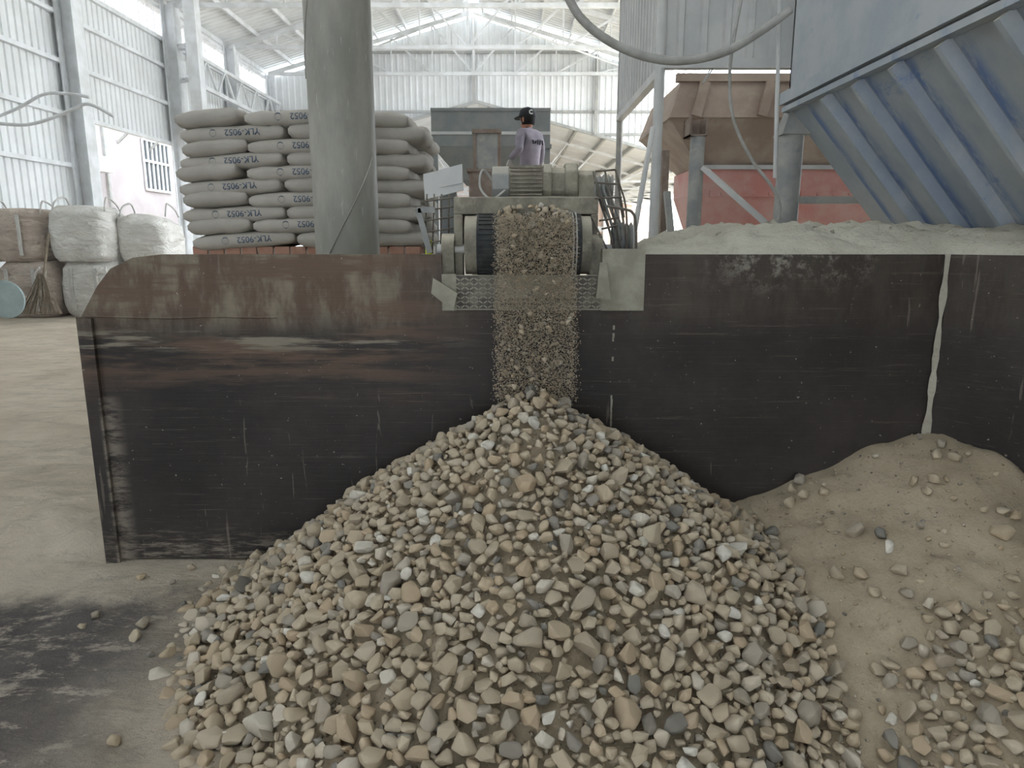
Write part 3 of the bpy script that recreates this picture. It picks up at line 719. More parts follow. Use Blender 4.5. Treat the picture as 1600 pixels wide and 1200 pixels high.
m.build('bin', M['dark_grey'], hp)
MB().box((X0 - .005, HY - .015, zt - .03), (X1 + .005, HY + .0, zt + .01)).build('rim', M['dark_grey'], hp)
for x in (X0 + .04, X1 - .04):
    MB().box((x - .04, HY + .0, 1.0), (x + .04, HY + .08, zm)).build('leg', M['dark_grey'], hp)
    MB().box((x - .06, HY - .02, zm - .03), (x + .06, HY + .1, zm + .02)).build('leg_cap', M['dark_grey'], hp)
MB().box((X0, HY - .012, P(700, 208, HY).z - .02), (X1, HY, P(700, 208, HY).z + .02)).build('weld_band', M['galv'], hp)
gt = thing('gate_frame', 'rusty upright gate frame in front of the grey feed hopper', 'gate')
GY = 9.6; a, b = P(741, 203, GY), P(780, 203, GY); zt2 = a.z
for x in (a.x, b.x): MB().box((x - .02, GY, 1.0), (x + .02, GY + .06, zt2)).build('rail', M['rusty'], gt)
MB().box((a.x - .03, GY - .02, zt2 - .04), (b.x + .03, GY + .07, zt2 + .01)).build('head', M['rusty'], gt)
MB().box((a.x + .02, GY + .02, 1.75), (b.x - .02, GY + .035, zt2 - .04)).build('gate_leaf', M['grey_steel'], gt)
MB().box((a.x - .05, GY + .07, 1.0), (b.x + .28, GY + .5, 2.15)).build('feed_box', M['rusty'], gt)

# person: one continuous skinned body, back turned, head looking to the far side
def skin(name, joints, edges, mat, parent=None, sub=2):
    me = bpy.data.meshes.new(name); me.from_pydata([j[0] for j in joints], edges, []); me.materials.append(mat)
    o = bpy.data.objects.new(name, me); COL.objects.link(o)
    s = o.modifiers.new('skin', 'SKIN'); sv = me.skin_vertices[0].data
    for i, j in enumerate(joints): sv[i].radius = (j[1], j[2] if len(j) > 2 else j[1]); sv[i].use_root = (i == 0)
    s.use_smooth_shade = True
    u = o.modifiers.new('sub', 'SUBSURF'); u.levels = sub; u.render_levels = sub
    if parent: o.parent = parent
    return o
pr = thing('person', 'person in mauve long sleeve shirt and black cap, back turned, gloved hand lowered', 'person')
pr.location = (.215, 9.0, 1.455); pr.rotation_euler.z = R(48)
ws = thing('work_step', 'steel standing platform under the worker behind the motor', 'step')
MB().box((-.2, 8.55, 1.405), (.75, 9.4, 1.455)).build('tread', M['grey_steel'], ws)
for x_ in (-.17, .67): MB().box((x_, 8.6, 1.0), (x_ + .05, 9.35, 1.405)).build('leg', M['grey_steel'], ws)
# local: +y is facing direction, x to the wearer's right
bj = [((0, 0, .92), .15, .11), ((0, .0, 1.08), .15, .105), ((0, -.01, 1.25), .17, .115), ((0, -.005, 1.38), .15, .10), ((0, .01, 1.44), .06, .06), ((0, .03, 1.47), .052, .055),
      ((-.15, 0, 1.40), .075, .07), ((-.22, -.02, 1.28), .058), ((-.262, -.075, 1.21), .052), ((-.256, .01, 1.155), .045), ((-.25, .085, 1.11), .036),
      ((.15, 0, 1.39), .075, .07), ((.215, .0, 1.27), .058), ((.24, .03, 1.10), .05), ((.20, .13, .96), .044), ((.17, .2, .90), .036)]
skin('torso', bj, [(0, 1), (1, 2), (2, 3), (3, 4), (4, 5), (3, 6), (6, 7), (7, 8), (8, 9), (9, 10), (3, 11), (11, 12), (12, 13), (13, 14), (14, 15)], M['shirt'], pr)
skin('trousers', [((0, 0, .95), .15, .11), ((-.09, 0, .82), .10), ((-.10, .02, .48), .07), ((-.10, 0, .06), .055), ((.09, 0, .82), .10), ((.10, .02, .48), .07), ((.10, 0, .06), .055)],
     [(0, 1), (1, 2), (2, 3), (0, 4), (4, 5), (5, 6)], M['trouser'], pr)
for s in (-1, 1): MB().box((s * .10 - .05, -.08, 0), (s * .10 + .05, .18, .08)).build('shoe', M['cap'], pr, bevel=.02)
hd = skin('head', [((0, .03, 1.50), .05), ((0, .035, 1.58), .068, .075), ((0, .04, 1.66), .078, .095), ((0, .04, 1.72), .07, .085), ((0, .125, 1.60), .025), ((0, .145, 1.635), .014)], [(0, 1), (1, 2), (2, 3), (1, 4), (2, 5)], M['skin'], pr)
hd.location.z = -.06
for s in (-1, 1):
    MB().tube([(s * .078, .03, 1.66), (s * .095, .025, 1.645), (s * .09, .03, 1.615), (s * .078, .035, 1.61)], .012, 6).build('ear', M['skin'], hd)
    MB().tube([(s * .032, .118, 1.66), (s * .032, .128, 1.66)], .010, 8).build('eye', M['white'], hd)
MB().tube([(-.02, .128, 1.58), (.02, .128, 1.58)], .006, 6).build('mouth', M['rusty'], hd)
m = MB(); prof = [(.094, 1.60), (.099, 1.65), (.098, 1.68)]
m.tube([(0, .022, 1.575), (0, .022, 1.62), (0, .026, 1.665)], [.074, .088, .094], 18); m.build('hair', M['hair'], hd, smooth=True)
m = MB(); m.tube([(0, .035, 1.662), (0, .035, 1.69), (0, .033, 1.735), (0, .03, 1.768), (0, .03, 1.782)], [.104, .106, .095, .06, .012], 20)
cp = m.build('cap', M['cap'], hd, smooth=True)
m = MB(); m.add([(-.075, .10, 1.672), (.075, .10, 1.672), (.06, .20, 1.655), (0, .225, 1.65), (-.06, .20, 1.655), (-.075, .10, 1.684), (.075, .10, 1.684), (.06, .20, 1.667), (0, .225, 1.662), (-.06, .20, 1.667)],
                [(4, 3, 2, 1, 0), (5, 6, 7, 8, 9), (0, 1, 6, 5), (1, 2, 7, 6), (2, 3, 8, 7), (3, 4, 9, 8), (4, 0, 5, 9)]); m.build('cap_brim', M['cap'], cp)
TXT = {}
def text(name, body, size, mat, mw, parent, extrude=.0008, bold=0.0):
    cu = bpy.data.curves.new(name, 'FONT'); cu.body = body; cu.size = size; cu.align_x = 'CENTER'; cu.align_y = 'CENTER'; cu.extrude = extrude; cu.offset = bold
    key = (body, size, extrude, bold)
    if key not in TXT:
        cu.materials.append(mat); tmp = bpy.data.objects.new('tmp', cu); COL.objects.link(tmp)
        dg = bpy.context.evaluated_depsgraph_get(); TXT[key] = bpy.data.meshes.new_from_object(tmp.evaluated_get(dg)); bpy.data.objects.remove(tmp)
    o = bpy.data.objects.new(name, TXT[key]); COL.objects.link(o); o.parent = parent; o.matrix_local = mw; return o
text('cap_letter', 'C', .07, M['white'], Matrix.Translation((-.049, -.060, 1.708)) @ Matrix.Rotation(R(-27.6), 4, 'Z') @ Matrix.Rotation(R(80), 4, 'X'), cp, .006, .002)
# print across the shoulders
m = MB(); r2 = random.Random(3)
for i in range(5):
    for k in range(4):
        cx, cz = -.08 + i * .042 + r2.uniform(-.008, .008), 1.305 + r2.uniform(-.018, .018)
        if k % 2: m.box((cx - .014, -.135, cz - .002), (cx + .014, -.118, cz + .002))
        else: m.box((cx - .002, -.135, cz - .014), (cx + .002, -.118, cz + .014))
m.build('back_print', M['cap'], pr)
def hand(side, wrist, d):
    h = MB(); w_ = Vector(wrist); d = Vector(d).normalized(); sd = d.cross(Vector((0, 0, 1))).normalized(); up_ = sd.cross(d)
    js = [(w_, .026, .02), (w_ + d * .045, .038, .02), (w_ + d * .085, .036, .018)]; ed = [(0, 1), (1, 2)]
    for i, o_ in enumerate((-.028, -.009, .010, .028)):
        L = (.055, .066, .07, .058)[i]; b_ = len(js); base = w_ + d * .09 + sd * o_
        js += [(base, .0095), (base + d * L * .5 - up_ * .004, .009), (base + d * L * .9 - up_ * .022, .008)]; ed += [(2, b_), (b_, b_ + 1), (b_ + 1, b_ + 2)]
    b_ = len(js); js += [(w_ + d * .045 + sd * .04 * side, .011), (w_ + d * .085 + sd * .058 * side - up_ * .01, .0095)]; ed += [(1, b_), (b_, b_ + 1)]
    return skin('glove', js, ed, M['glove'], pr)
hand(1, (-.25, .09, 1.105), (.05, .35, -.8)); hand(-1, (.165, .21, .89), (-.1, .7, -.5))

# ------------------------------------------------------------------ sack stack
def pillow(L, W, T, seed, n=14):
    r = random.Random(seed); m = MB(); k = n + 1; ox, oy = r.uniform(0, 50), r.uniform(0, 50)
    for s in (1, -1):
        for j in range(k):
            for i in range(k):
                u, v = -1 + 2 * i / n, -1 + 2 * j / n
                u = math.copysign(1 - (1 - abs(u)) ** 1.5, u); v = math.copysign(1 - (1 - abs(v)) ** 1.5, v)
                e = max(0, (1 - abs(u) ** 9)) ** .5 * max(0, (1 - abs(v) ** 5)) ** .5
                x, y = u * L / 2 * (1 - .03 * abs(v) ** 3), v * W / 2 * (1 - .04 * abs(u) ** 3)
                wr = .010 * mnoise.noise(Vector((x * 9 + ox, y * 9 + oy, s))) + .006 * mnoise.noise(Vector((x * 30 + ox, y * 6, s * 3)))
                m.v.append((x, y, s * T / 2 * (.30 + .70 * e) + wr * (.3 + e)))
    q = k * k
    for j in range(n):
        for i in range(n):
            a = j * k + i; m.f += [(a, a + 1, a + k + 1, a + k), (q + a, q + a + k, q + a + k + 1, q + a + 1)]
    rim = [i for i in range(n)] + [j * k + n for j in range(n)] + [n * k + i for i in range(n, 0, -1)] + [j * k for j in range(n, 0, -1)]
    for a, b in zip(rim, rim[1:] + rim[:1]): m.f.append((a, q + a, q + b, b))
    o = m.build('sack_mesh', M['sack'], smooth=True); me = o.data; bpy.data.objects.remove(o); return me
SACKS = [pillow(.76, .47, .125, s) for s in range(4)]
SY = 5.25
SX = P(283, 300, SY).x
LEVEL = ['lowest', 'second', 'third', 'fourth', 'fifth', 'sixth', 'seventh', 'eighth', 'ninth', 'top']
ROWZ = 1.56; ns = 0
def sack(x, y, z, rz, tilt, label, printed, idx):
    o = bpy.data.objects.new('paper_sack', SACKS[idx % 4]); COL.objects.link(o)
    o.matrix_world = Matrix.Translation((x, y, z)) @ Matrix.Rotation(R(tilt), 4, 'Y') @ Matrix.Rotation(R(rnd.uniform(-2, 2)), 4, 'X') @ Matrix.Rotation(rz, 4, 'Z')
    tag(o, label, 'sack', 'paper sacks stacked behind the steel wall')
    if printed:
        # printed upside down on the long edge facing the aisle
        text('print', 'YLK-9052', .062, M['ink'], Matrix.Translation((0.08, -.226, .004)) @ Matrix.Rotation(R(78), 4, 'X') @ Matrix.Rotation(R(180), 4, 'Z'), o, .012)
        a_ = MB().tube([(-.13 + .024 * math.cos(q), -.232, .004 + .024 * math.sin(q)) for q in np.linspace(0, 6.28, 13)], .0035, 4).build('printed_ring', M['ink'], o)
    return o
for L in range(10):
    z = ROWZ + .05 + L * .0925; odd = (L % 2 == 1); nm = LEVEL[L]; jx = rnd.uniform(-.035, .035)
    tl = -4 - L * .25
    if odd:     # end-on sack at the outer corner, then a long one
        sack(SX + .24 + jx, SY + .36, z + .0, R(90 + rnd.uniform(-5, 5)), -5 + rnd.uniform(-2, 2), 'paper sack end-on at the open corner of the stack, %s layer' % nm, False, L)
        sack(SX + .87 + jx, SY + .22, z + .005, R(rnd.uniform(-2, 2)), -2, 'paper sack lying lengthwise beside the pipe column, %s layer' % nm, True, L + 1)
        sack(SX + 1.42, SY + .38, z - .005, R(90), 0, 'paper sack end-on behind the pipe column, %s layer' % nm, False, L + 2)
    else:
        sack(SX + .39 + jx, SY + .23, z - .012, R(rnd.uniform(-3, 3)), -3 + rnd.uniform(-1, 1), 'paper sack lying lengthwise at the open corner of the stack, %s layer' % nm, True, L)
        sack(SX + 1.00 + jx, SY + .37, z + .005, R(90 + rnd.uniform(-3, 3)), 0, 'paper sack end-on beside the pipe column, %s layer' % nm, False, L + 1)
        sack(SX + 1.40, SY + .25, z - .005, R(rnd.uniform(-3, 3)), 0, 'paper sack lengthwise behind the pipe column, %s layer' % nm, False, L + 2)
    sack(SX + 1.36 + rnd.uniform(-.03, .03), SY + .85, z, R(rnd.uniform(-4, 4)), 0, 'paper sack in the rear row of the stack, %s layer' % nm, False, L + 3)
bp = thing('brick_plinth', 'low plinth of pale red bricks under the paper sacks', 'plinth')
MB().box((SX + .02, SY + .06, 1.0), (SX + 1.7, SY + 1.15, 1.545)).build('core', M['mortar'], bp)
b0 = MB().box((-.054, -.11, -.028), (.054, .11, .028)).build('brick', M['brick'], bp, bevel=.004)
nb = 0
for row in range(3):
    for i in range(14):
        o = b0 if nb == 0 else b0.copy()
        if nb: COL.objects.link(o); o.parent = bp
        o.location = (SX + .08 + i * .121 + (.06 if row % 2 else 0), SY + .155, 1.525 - row * .068); nb += 1

# ------------------------------------------------------------------ pipe column in front of the sacks
pcn = thing('pipe_column', 'thick dusty grey steel pipe column standing before the paper sacks', 'column')
cy = 4.55; cx = P(535, 200, cy).x; cr = .198
m = MB(); pts = [(cx, cy, 1.0 + i * .25) for i in range(31)]; m.tube(pts, cr, 40); m.build('pipe', M['duct'], pcn, smooth='auto')
m = MB(); m.tube([(cx + (cr + .002) * math.sin(a), cy - (cr + .002) * math.cos(a), 1.52 + (a + .35) * .36) for a in np.linspace(-.35, 1.3, 14)], .006, 5); m.build('weld_bead', M['duct'], pcn, smooth=True)
m = MB(); m.tube([(cx + (cr + .002) * math.sin(a), cy - (cr + .002) * math.cos(a), 2.55 + (a + 1.4) * .62) for a in np.linspace(-1.4, .1, 14)], .004, 5); m.build('weld_bead', M['duct'], pcn, smooth=True)

# ------------------------------------------------------------------ bulk bags by the wall
def bulkbag(name, label, c, w, d, h, mat, seed, slump=0.0, strap=True, low=False):
    t = tag(empty(name, c), label, 'bulk bag', 'bulk bags stacked by the wall'); m = MB(); n = 20; rows = 14; r = random.Random(seed); ox = r.uniform(0, 90)
    for j in range(rows + 1):
        f = j / rows; bul = 1 + .10 * math.sin(math.pi * min(1, f * 1.05)) - .03 * math.sin(6 * math.pi * f) * .4
        if f > .86: bul *= 1 - (f - .86) * (1.2 + 2.5 * slump)
        if f < .08: bul *= .93 + f
        for k in range(n * 2):
            a = math.pi * k / n; ca, sa = math.cos(a), math.sin(a)
            x = math.copysign(abs(ca) ** .45, ca) * w / 2 * bul; y = math.copysign(abs(sa) ** .45, sa) * d / 2 * bul
            nz = mnoise.noise(Vector((x * 2.2 + ox, y * 2.2, f * 3))) * .05 + mnoise.noise(Vector((x * 6 + ox, y * 6, f * 9))) * .02
            m.v.append((x * (1 + nz), y * (1 + nz), h * f * (1 - slump * .25 * (x / w + .5)) + nz * .3 * (f > .7)))
    q = n * 2
    for j in range(rows):
        for k in range(q): m.f.append((j * q + k, j * q + (k + 1) % q, (j + 1) * q + (k + 1) % q, (j + 1) * q + k))
    top = len(m.v); m.v.append((0, 0, h * (1.03 - .12 * slump))); m.v.append((0, 0, 0))
    for k in range(q): m.f += [(rows * q + k, rows * q + (k + 1) % q, top), ((k + 1) % q, k, top + 1)]
    m.build('body', mat, t, smooth=True)
    if strap:
        for s in (-.25, .22):
            MB().box((s * w - .03, -d / 2 * 1.16, h * .12), (s * w + .03, -d / 2 * 1.10, h * .88)).build('webbing', M['strap'], t)
    if low:
        MB().tube(spline([(w * .36, -d * .56, h * .9), (w * .28, -d * .62, h * .75), (w * .33, -d * .62, h * .5), (w * .42, -d * .62, h * .52), (w * .46, -d * .60, h * .78), (w * .44, -d * .56, h * .9)], 5), .022, 6).build('lifting_loop', M['bagw'], t, smooth=True)
    else:
      for s in (-1, 1):
        MB().tube(spline([(s * w * .48, -d * .3, h * .9), (s * w * .46, -d * .2, h * 1.08), (s * w * .40, 0, h * 1.16), (s * w * .44, d * .2, h * 1.05), (s * w * .47, d * .3, h * .9)], 5), .018, 6).build('lifting_loop', M['strap'], t, smooth=True)
    return t
BY = 14.3; bx = lambda u: P(u, 430, BY).x
bulkbag('bulk_bag', 'dusty brown bulk bag on the floor beneath another brown one', (bx(62), BY, .11), 1.1, 1.0, 1.08, M['bagb'], 1, low=True)
bulkbag('bulk_bag', 'dusty brown bulk bag on top, with dark webbing bands', (bx(50), BY, 1.19), 1.08, 1.0, 1.0, M['bagb'], 2)
bulkbag('bulk_bag', 'white bulk bag on the floor next to the brown ones', (bx(152), BY + .1, .11), 1.02, 1.0, 1.08, M['bagw'], 3, low=True)
bulkbag('bulk_bag', 'full white bulk bag on top, tallest of the stack', (bx(148), BY, 1.19), 1.06, 1.0, 1.06, M['bagw'], 4, .1, False)
bulkbag('bulk_bag', 'white bulk bag on the floor nearest the side opening', (bx(230), BY + .5, .11), .95, 1.0, 1.02, M['bagw'], 5, low=True)
bulkbag('bulk_bag', 'slumped white bulk bag on top nearest the side opening', (bx(228), BY + .4, 1.18), .95, 1.0, .98, M['bagw'], 6, .7, False)
br = thing('straw_broom', 'straw bundle leaning on the brown bulk bag', 'broom')
m = MB(); c = P(66, 492, 13.3); tp = P(64, 428, 13.4)
for i in range(46):
    a = rnd.uniform(-1, 1); m.tube([tp + Vector((a * .05, 0, 0)), lerp(tp, c, .5) + Vector((a * .22, rnd.uniform(-.05, .05), 0)), c + Vector((a * .42, rnd.uniform(-.1, .05), .02))], .008, 4)
m.build('bristles', M['straw'], br); MB().tube([tp + Vector((0, .05, -.1)), tp + Vector((.02, .35, .75))], .025, 6).build('stick', M['straw'], br)
m = MB(); c = P(8, 468, 12.6)
m.tube([c + Vector((0, 0, 0)), c + Vector((0, .04, 0))], [.34, .34], 24); tag(m.build('round_lid', M['teal'], bevel=.01, loc=(0, 0, 0)), 'pale teal round sheet standing against the brown bulk bag', 'lid')
for i, pts in enumerate(([(-10, 185), (30, 168), (70, 147), (110, 147), (140, 152)], [(-10, 192), (40, 195), (80, 185), (115, 170), (140, 163), (178, 182)])):
    tag(MB().tube(spline([P(u, v, 12.0) for u, v in pts]), .026, 8).build('hanging_hose', M['white_steel'], smooth=True), ('upper' if i == 0 else 'lower') + ' pale hose slung before the ribbed side wall', 'hose')

# ------------------------------------------------------------------ dust on the ledge, hoppers and steelwork on the far side
g = MB(); nx, ny = 130, 40; xs = np.linspace(.60, 4.2, nx); ys = np.linspace(0, 1, ny)
def ledge(x, t):
    rise = min(1, max(0, (x - .55) / .55)); top = 1.54 + .115 * rise + .045 * fbm(x, t, 3.2) + .030 * fbm(x, t * 2, 9) + .016 * fbm(x, t * 2, 24)
    return max(1.50, lerp(1.535, top, min(1, t / .30) ** .6))
def yline(x): return 3.315 if x < 2.0 else 3.315 - (x - 2.0) * 1.26
for j, t in enumerate(ys):
    for i, x in enumerate(xs): g.v.append((x + (.0 if x < 2 else .02), yline(x) + t * (1.0 + max(0, x - 2) * 1.0) + (.012 * fbm(x, 1, 8) if 0 < j else 0), ledge(x, t)))
g.f = [(j * nx + i, j * nx + i + 1, (j + 1) * nx + i + 1, (j + 1) * nx + i) for j in range(ny - 1) for i in range(nx - 1)]
tag(g.build('dust_ridge', M['dustheap'], smooth=True), 'pale stone dust heaped along the top of the steel wall', 'dust', kind='stuff')
CLODS = []
for i, (u, v, r) in enumerate(((1130, 362, .045), (1150, 366, .03), (1075, 372, .03), (1180, 368, .025), (1300, 368, .02), (1455, 362, .03), (1570, 360, .035), (1400, 365, .02), (1000, 388, .025))):
    p = P(u, v, 3.7 if u < 1500 else 3.3); o = bpy.data.objects.new('dust_clod', SHAPES[i]); COL.objects.link(o); o.matrix_world = Matrix.Translation((p.x, p.y, p.z - r * .35)) @ Matrix.Diagonal((r, r, r * .8, 1))
    o.data = SHAPES[i].copy(); o.data.materials.clear(); o.data.materials.append(M['dustheap'])
    CLODS.append(o.data); tag(o, 'larger pale dust clod lying on the dust ridge', 'clod', 'clods on the dust ridge')
for i in range(22):
    x = rnd.uniform(.8, 2.6); t_ = rnd.uniform(.15, .6); r = rnd.uniform(.010, .022); o = bpy.data.objects.new('dust_clod', CLODS[i % len(CLODS)]); COL.objects.link(o)
    o.matrix_world = Matrix.Translation((x, yline(x) + t_ * (1.0 + max(0, x - 2)), ledge(x, t_) + r * .3)) @ rot(rnd).to_4x4() @ Matrix.Diagonal((r, r, r * .8, 1))
    tag(o, 'small pale dust clod lying on the dust ridge', 'clod', 'clods on the dust ridge')
# blue-grey ribbed hopper
bh = thing('ribbed_hopper', 'large blue grey hopper with slanted ribbed side', 'hopper')
FY = 5.2; c0 = P(1232, 152, FY); XF, ZF = c0.x, c0.z; YN = 1.7
slx, slz = .83, -.97      # the sloping side falls away from the flange
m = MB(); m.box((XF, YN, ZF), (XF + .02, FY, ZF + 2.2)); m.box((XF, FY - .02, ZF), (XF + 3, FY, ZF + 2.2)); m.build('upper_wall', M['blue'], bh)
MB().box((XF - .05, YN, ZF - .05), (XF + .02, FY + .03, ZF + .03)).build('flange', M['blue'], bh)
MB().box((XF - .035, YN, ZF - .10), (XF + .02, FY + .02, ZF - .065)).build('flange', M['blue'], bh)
m = MB(); t_ = Vector((.02, 0, .015)); a, b = Vector((XF, YN, ZF - .06)), Vector((XF, FY, ZF - .06)); s_ = Vector((slx, 0, slz))
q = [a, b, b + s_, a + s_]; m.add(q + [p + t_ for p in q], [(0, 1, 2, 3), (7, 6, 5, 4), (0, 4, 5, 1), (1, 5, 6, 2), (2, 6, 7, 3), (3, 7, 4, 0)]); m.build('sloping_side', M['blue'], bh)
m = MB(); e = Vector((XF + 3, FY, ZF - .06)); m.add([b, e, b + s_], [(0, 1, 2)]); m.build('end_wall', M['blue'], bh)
nv = Vector((slz, 0, -slx)).normalized() * 1.0
for i in range(9):
    y = FY - .62 - i * .40
    if y < YN + .1: break
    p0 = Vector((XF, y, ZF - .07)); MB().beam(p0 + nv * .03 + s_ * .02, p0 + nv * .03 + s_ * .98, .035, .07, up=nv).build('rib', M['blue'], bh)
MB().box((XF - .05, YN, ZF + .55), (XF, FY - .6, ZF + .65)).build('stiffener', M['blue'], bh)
m = MB(); m.beam((XF - .0, FY - .3, ZF + .62), (XF - .12, FY - .75, ZF + 1.1), .08, .05); m.box((XF - .07, FY - .34, ZF + .56), (XF + .0, FY - .26, ZF + .72)); m.build('bracket', M['galv'], bh)
lx, ly = XF + .06, FY + .05
MB().cyl((lx, ly, 1.0), (lx, ly, ZF - .22), .085, 24).build('leg', M['grey_steel'], bh, smooth='auto')
m = MB(); m.add([(lx - .1, ly - .1, ZF - .25), (lx + .1, ly - .1, ZF - .25), (lx + .1, ly + .1, ZF - .25), (lx - .1, ly + .1, ZF - .25), (lx - .03, ly - .05, ZF - .05), (lx + .06, ly - .05, ZF - .05), (lx + .06, ly + .05, ZF - .05), (lx - .03, ly + .05, ZF - .05)],
      [(3, 2, 1, 0), (4, 5, 6, 7), (0, 1, 5, 4), (1, 2, 6, 5), (2, 3, 7, 6), (3, 0, 4, 7)]); m.build('leg_cap', M['grey_steel'], bh)
MB().beam((lx + .08, ly, P(1260, 312, FY).z), (lx + 1.0, ly, P(1260, 312, FY).z), .05).build('tie', M['grey_steel'], bh)
# brown and red hopper behind
rh = thing('batch_hopper', 'brown steel hopper with a faded red lower box on pipe legs', 'hopper')
RY = 7.0; X0 = P(1050, 125, RY).x; X1 = X0 + 2.6; zt = P(1050, 125, RY).z; zm = P(1100, 185, RY).z; zl = P(1100, 262, RY + .35).z; zr = P(1100, 303, RY + .35).z; zb = P(1100, 348, RY + .5).z
def frustum(x0, x1, y0, y1, z0, xa, xb, ya, yb, z1, name, mat):
    m = MB(); m.add([(x0, y0, z0), (x1, y0, z0), (x1, y1, z0), (x0, y1, z0), (xa, ya, z1), (xb, ya, z1), (xb, yb, z1), (xa, yb, z1)], [(3, 2, 1, 0), (4, 5, 6, 7), (0, 1, 5, 4), (1, 2, 6, 5), (2, 3, 7, 6), (3, 0, 4, 7)]); return m.build(name, mat, rh)
frustum(X0 - .02, X1, RY - .06, RY + 1.6, zm, X0 + .1, X1 - .1, RY + .05, RY + 1.5, zt, 'upper_band', M['brown_hopper'])
frustum(X0 + .38, X1 - .3, RY + .36, RY + 1.3, zl, X0, X1, RY, RY + 1.6, zm, 'taper', M['brown_hopper'])
MB().box((X0 + .05, RY + .0, zt - .01), (X1 - .05, RY + .08, zt + .06)).build('rim', M['brown_hopper'], rh)
frustum(X0 + .36, X1 - .2, RY + .33, RY + 1.35, zr, X0 + .36, X1 - .2, RY + .33, RY + 1.35, zl, 'red_box', M['red'])
frustum(X0 + .52, X1 - .4, RY + .45, RY + 1.2, zb - .25, X0 + .36, X1 - .2, RY + .33, RY + 1.35, zr, 'red_taper', M['red'])
MB().box((X0 + .34, RY + .29, zl - .02), (X1 - .15, RY + .34, zl + .02)).build('joint_flange', M['galv'], rh)
MB().box((X0 + .5, RY + .31, zr - .03), (X1 - .15, RY + .345, zr + .03)).build('joint_flange', M['red'], rh)
for i in range(9): MB().cyl((X0 + .62 + i * .16, RY + .29, zr), (X0 + .62 + i * .16, RY + .32, zr), .02, 8).build('bolt', M['red'], rh)
for u in (1092, 1195):
    p, q = P(u + 10, 128, RY - .02), P(u - 5, 182, RY - .07); MB().beam(p, q, .09, .05, up=(0, -1, 0)).build('batten', M['brown_hopper'], rh)
p = P(1086, 300, 6.7); MB().cyl((p.x, 6.7, 1.0), (p.x, 6.7, P(1086, 213, 6.7).z), .066, 20).build('leg', M['grey_steel'], rh, smooth='auto')
a, b = P(1074, 214, 6.7), P(1103, 185, 6.7); m = MB()
for lo, hi in (((a.x, 6.62, a.z), (a.x + .015, 6.85, b.z)), ((b.x - .015, 6.62, a.z), (b.x, 6.85, b.z)), ((a.x, 6.62, a.z), (b.x, 6.85, a.z + .012)), ((a.x, 6.83, a.z), (b.x, 6.85, b.z))): m.box(lo, hi)
m.build('leg_head', M['rusty'], rh)
MB().beam(P(1099, 262, 6.65), P(1216, 366, 6.2), .075, .04).build('diagonal_brace', M['galv'], rh)
MB().box((P(1036, 250, 6.9).x, 6.9, 1.0), (P(1046, 250, 6.9).x, 7.0, P(1036, 235, 6.9).z)).build('leg', M['rusty'], rh)
MB().beam(P(1042, 300, 6.8), P(1050, 385, 6.6), .06, .04).build('stay', M['grey_steel'], rh)
# sheet metal housing on posts
sh = thing('elevator_housing', 'grey ribbed sheet housing raised on slim steel posts', 'housing')
EY = 6.5; xa = P(1033, 60, EY).x; ze = P(1022, 112, EY).z; xb = xa + 2.2
corr('x', EY, xa, xb, ze + .1, ze + 3.5, .2, .03, -1).build('front_sheet', M['galv'], sh)
corr('y', xa, EY, 8.8, ze, ze + 3.5, .16, .03, -1).build('side_sheet', M['galv'], sh)
MB().box((xa, EY - .05, ze + .02), (xb, EY + .03, ze + .10)).build('bottom_angle', M['galv'], sh)
MB().box((xa - .04, EY, ze - .05), (xa + .03, 8.8, ze + .02)).build('bottom_angle', M['galv'], sh)
MB().cyl((xa, EY, 1.0), (xa, EY, ze + 3.5), .045, 14).build('post', M['galv'], sh, smooth='auto')
MB().cyl((xa, 8.8, 1.0), (xa, 8.8, ze + 3.5), .035, 14).build('post', M['grey_steel'], sh, smooth='auto')
for y_ in (6.52, 7.6): MB().tube(spline([(xa + .3 + y_ * .02, EY - .02, ze + .02), (xa + .35, EY - .1, ze - .12), (xa + .42, EY - .06, ze - .02)]), .006, 5).build('tie_wire', M['cable'], sh)
tag(MB().tube(spline([P(u, v, 4.6) for u, v in ((880, -20), (905, 25), (945, 60), (1000, 86), (1060, 95), (1130, 82), (1190, 48), (1235, 15))]), .026, 10).build('hose', M['cable'], smooth=True), 'thick pale hose sagging across in front of the sheet housing', 'hose')
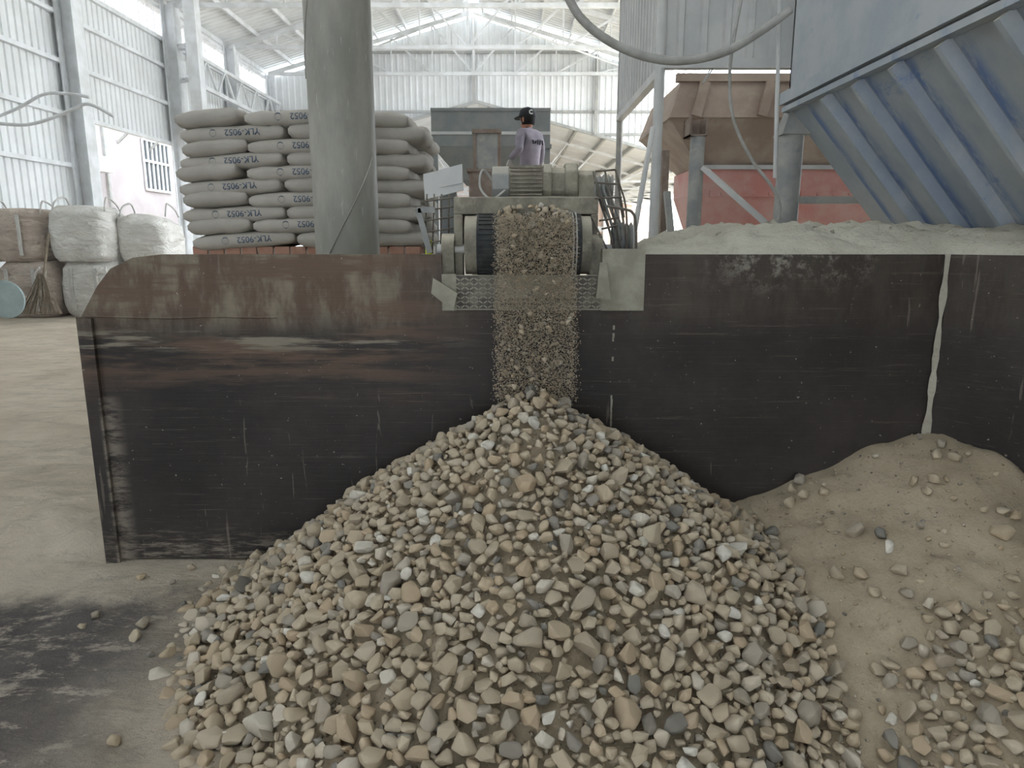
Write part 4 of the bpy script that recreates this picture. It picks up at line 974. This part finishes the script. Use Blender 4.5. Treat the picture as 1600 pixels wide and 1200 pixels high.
tag(MB().tube(spline([P(u, v, 4.8) for u, v in ((1160, -10), (1145, 70), (1140, 130), (1147, 190), (1175, 250), (1205, 290), (1218, 320), (1216, 345))]), .011, 8).build('cable', M['cable'], smooth=True), 'thin pale cable hanging before the brown hopper', 'cable')
tag(MB().cyl(P(1219, -20, 4.7), P(1211, 278, 4.7), .014, 10).build('conduit', M['galv']), 'straight grey conduit hanging beside the blue hopper leg', 'pipe')
pa, pb = P(1020, 200, 6.2), P(988, 380, 5.6); pb = pa + (pb - pa) * ((pa.z - 1.0) / (pa.z - pb.z))
tag(MB().cyl(pa, pb, .022, 8).build('pole', M['galv']), 'thin pole leaning on the post of the sheet housing', 'pole')
for i, (u, Y_, w_, h_) in enumerate(((640, 38, 3.2, 2.6), (560, 45, 3.6, 2.3), (980, 46, 4, 1.6))):
    p = P(u, 395, Y_); m = MB(); k = 18
    for j in range(k + 1):
        for q in range(k + 1):
            x, y = (q / k - .5) * 2, (j / k - .5) * 2; m.v.append((p.x + x * w_, Y_ + y * 3, .1 + max(0, h_ * (1 - math.hypot(x, y))) + .12 * fbm(x * 2, y * 2, 2) * (math.hypot(x, y) < 1)))
    m.f = [(j * (k + 1) + q, j * (k + 1) + q + 1, (j + 1) * (k + 1) + q + 1, (j + 1) * (k + 1) + q) for j in range(k) for q in range(k)]
    tag(m.build('powder_heap', M['sand'], smooth=True), ('pale powder heap in the hall beyond, beside the mesh guard', 'pale powder heap in the hall beyond, behind the sack stack', 'pale powder heap in the hall beyond, behind the pulleys')[i], 'heap')

# ------------------------------------------------------------------ dust hanging in the hall
t = bpy.data.materials.new('airborne_dust'); t.use_nodes = True; nt = t.node_tree; nt.nodes.remove(nt.nodes['Principled BSDF'])
vs_ = nt.nodes.new('ShaderNodeVolumeScatter'); vs_.inputs['Color'].default_value = (1, .99, .97, 1); vs_.inputs['Density'].default_value = HAZE; vs_.inputs['Anisotropy'].default_value = .2
nt.links.new(vs_.outputs[0], nt.nodes['Material Output'].inputs['Volume'])
tag(MB().box((XL + 1.35, 12.8, .13), (XRID + 2, 32.3, 6.4)).build('dust_haze', t), 'white dust haze hanging in the hall air', 'haze', kind='stuff')
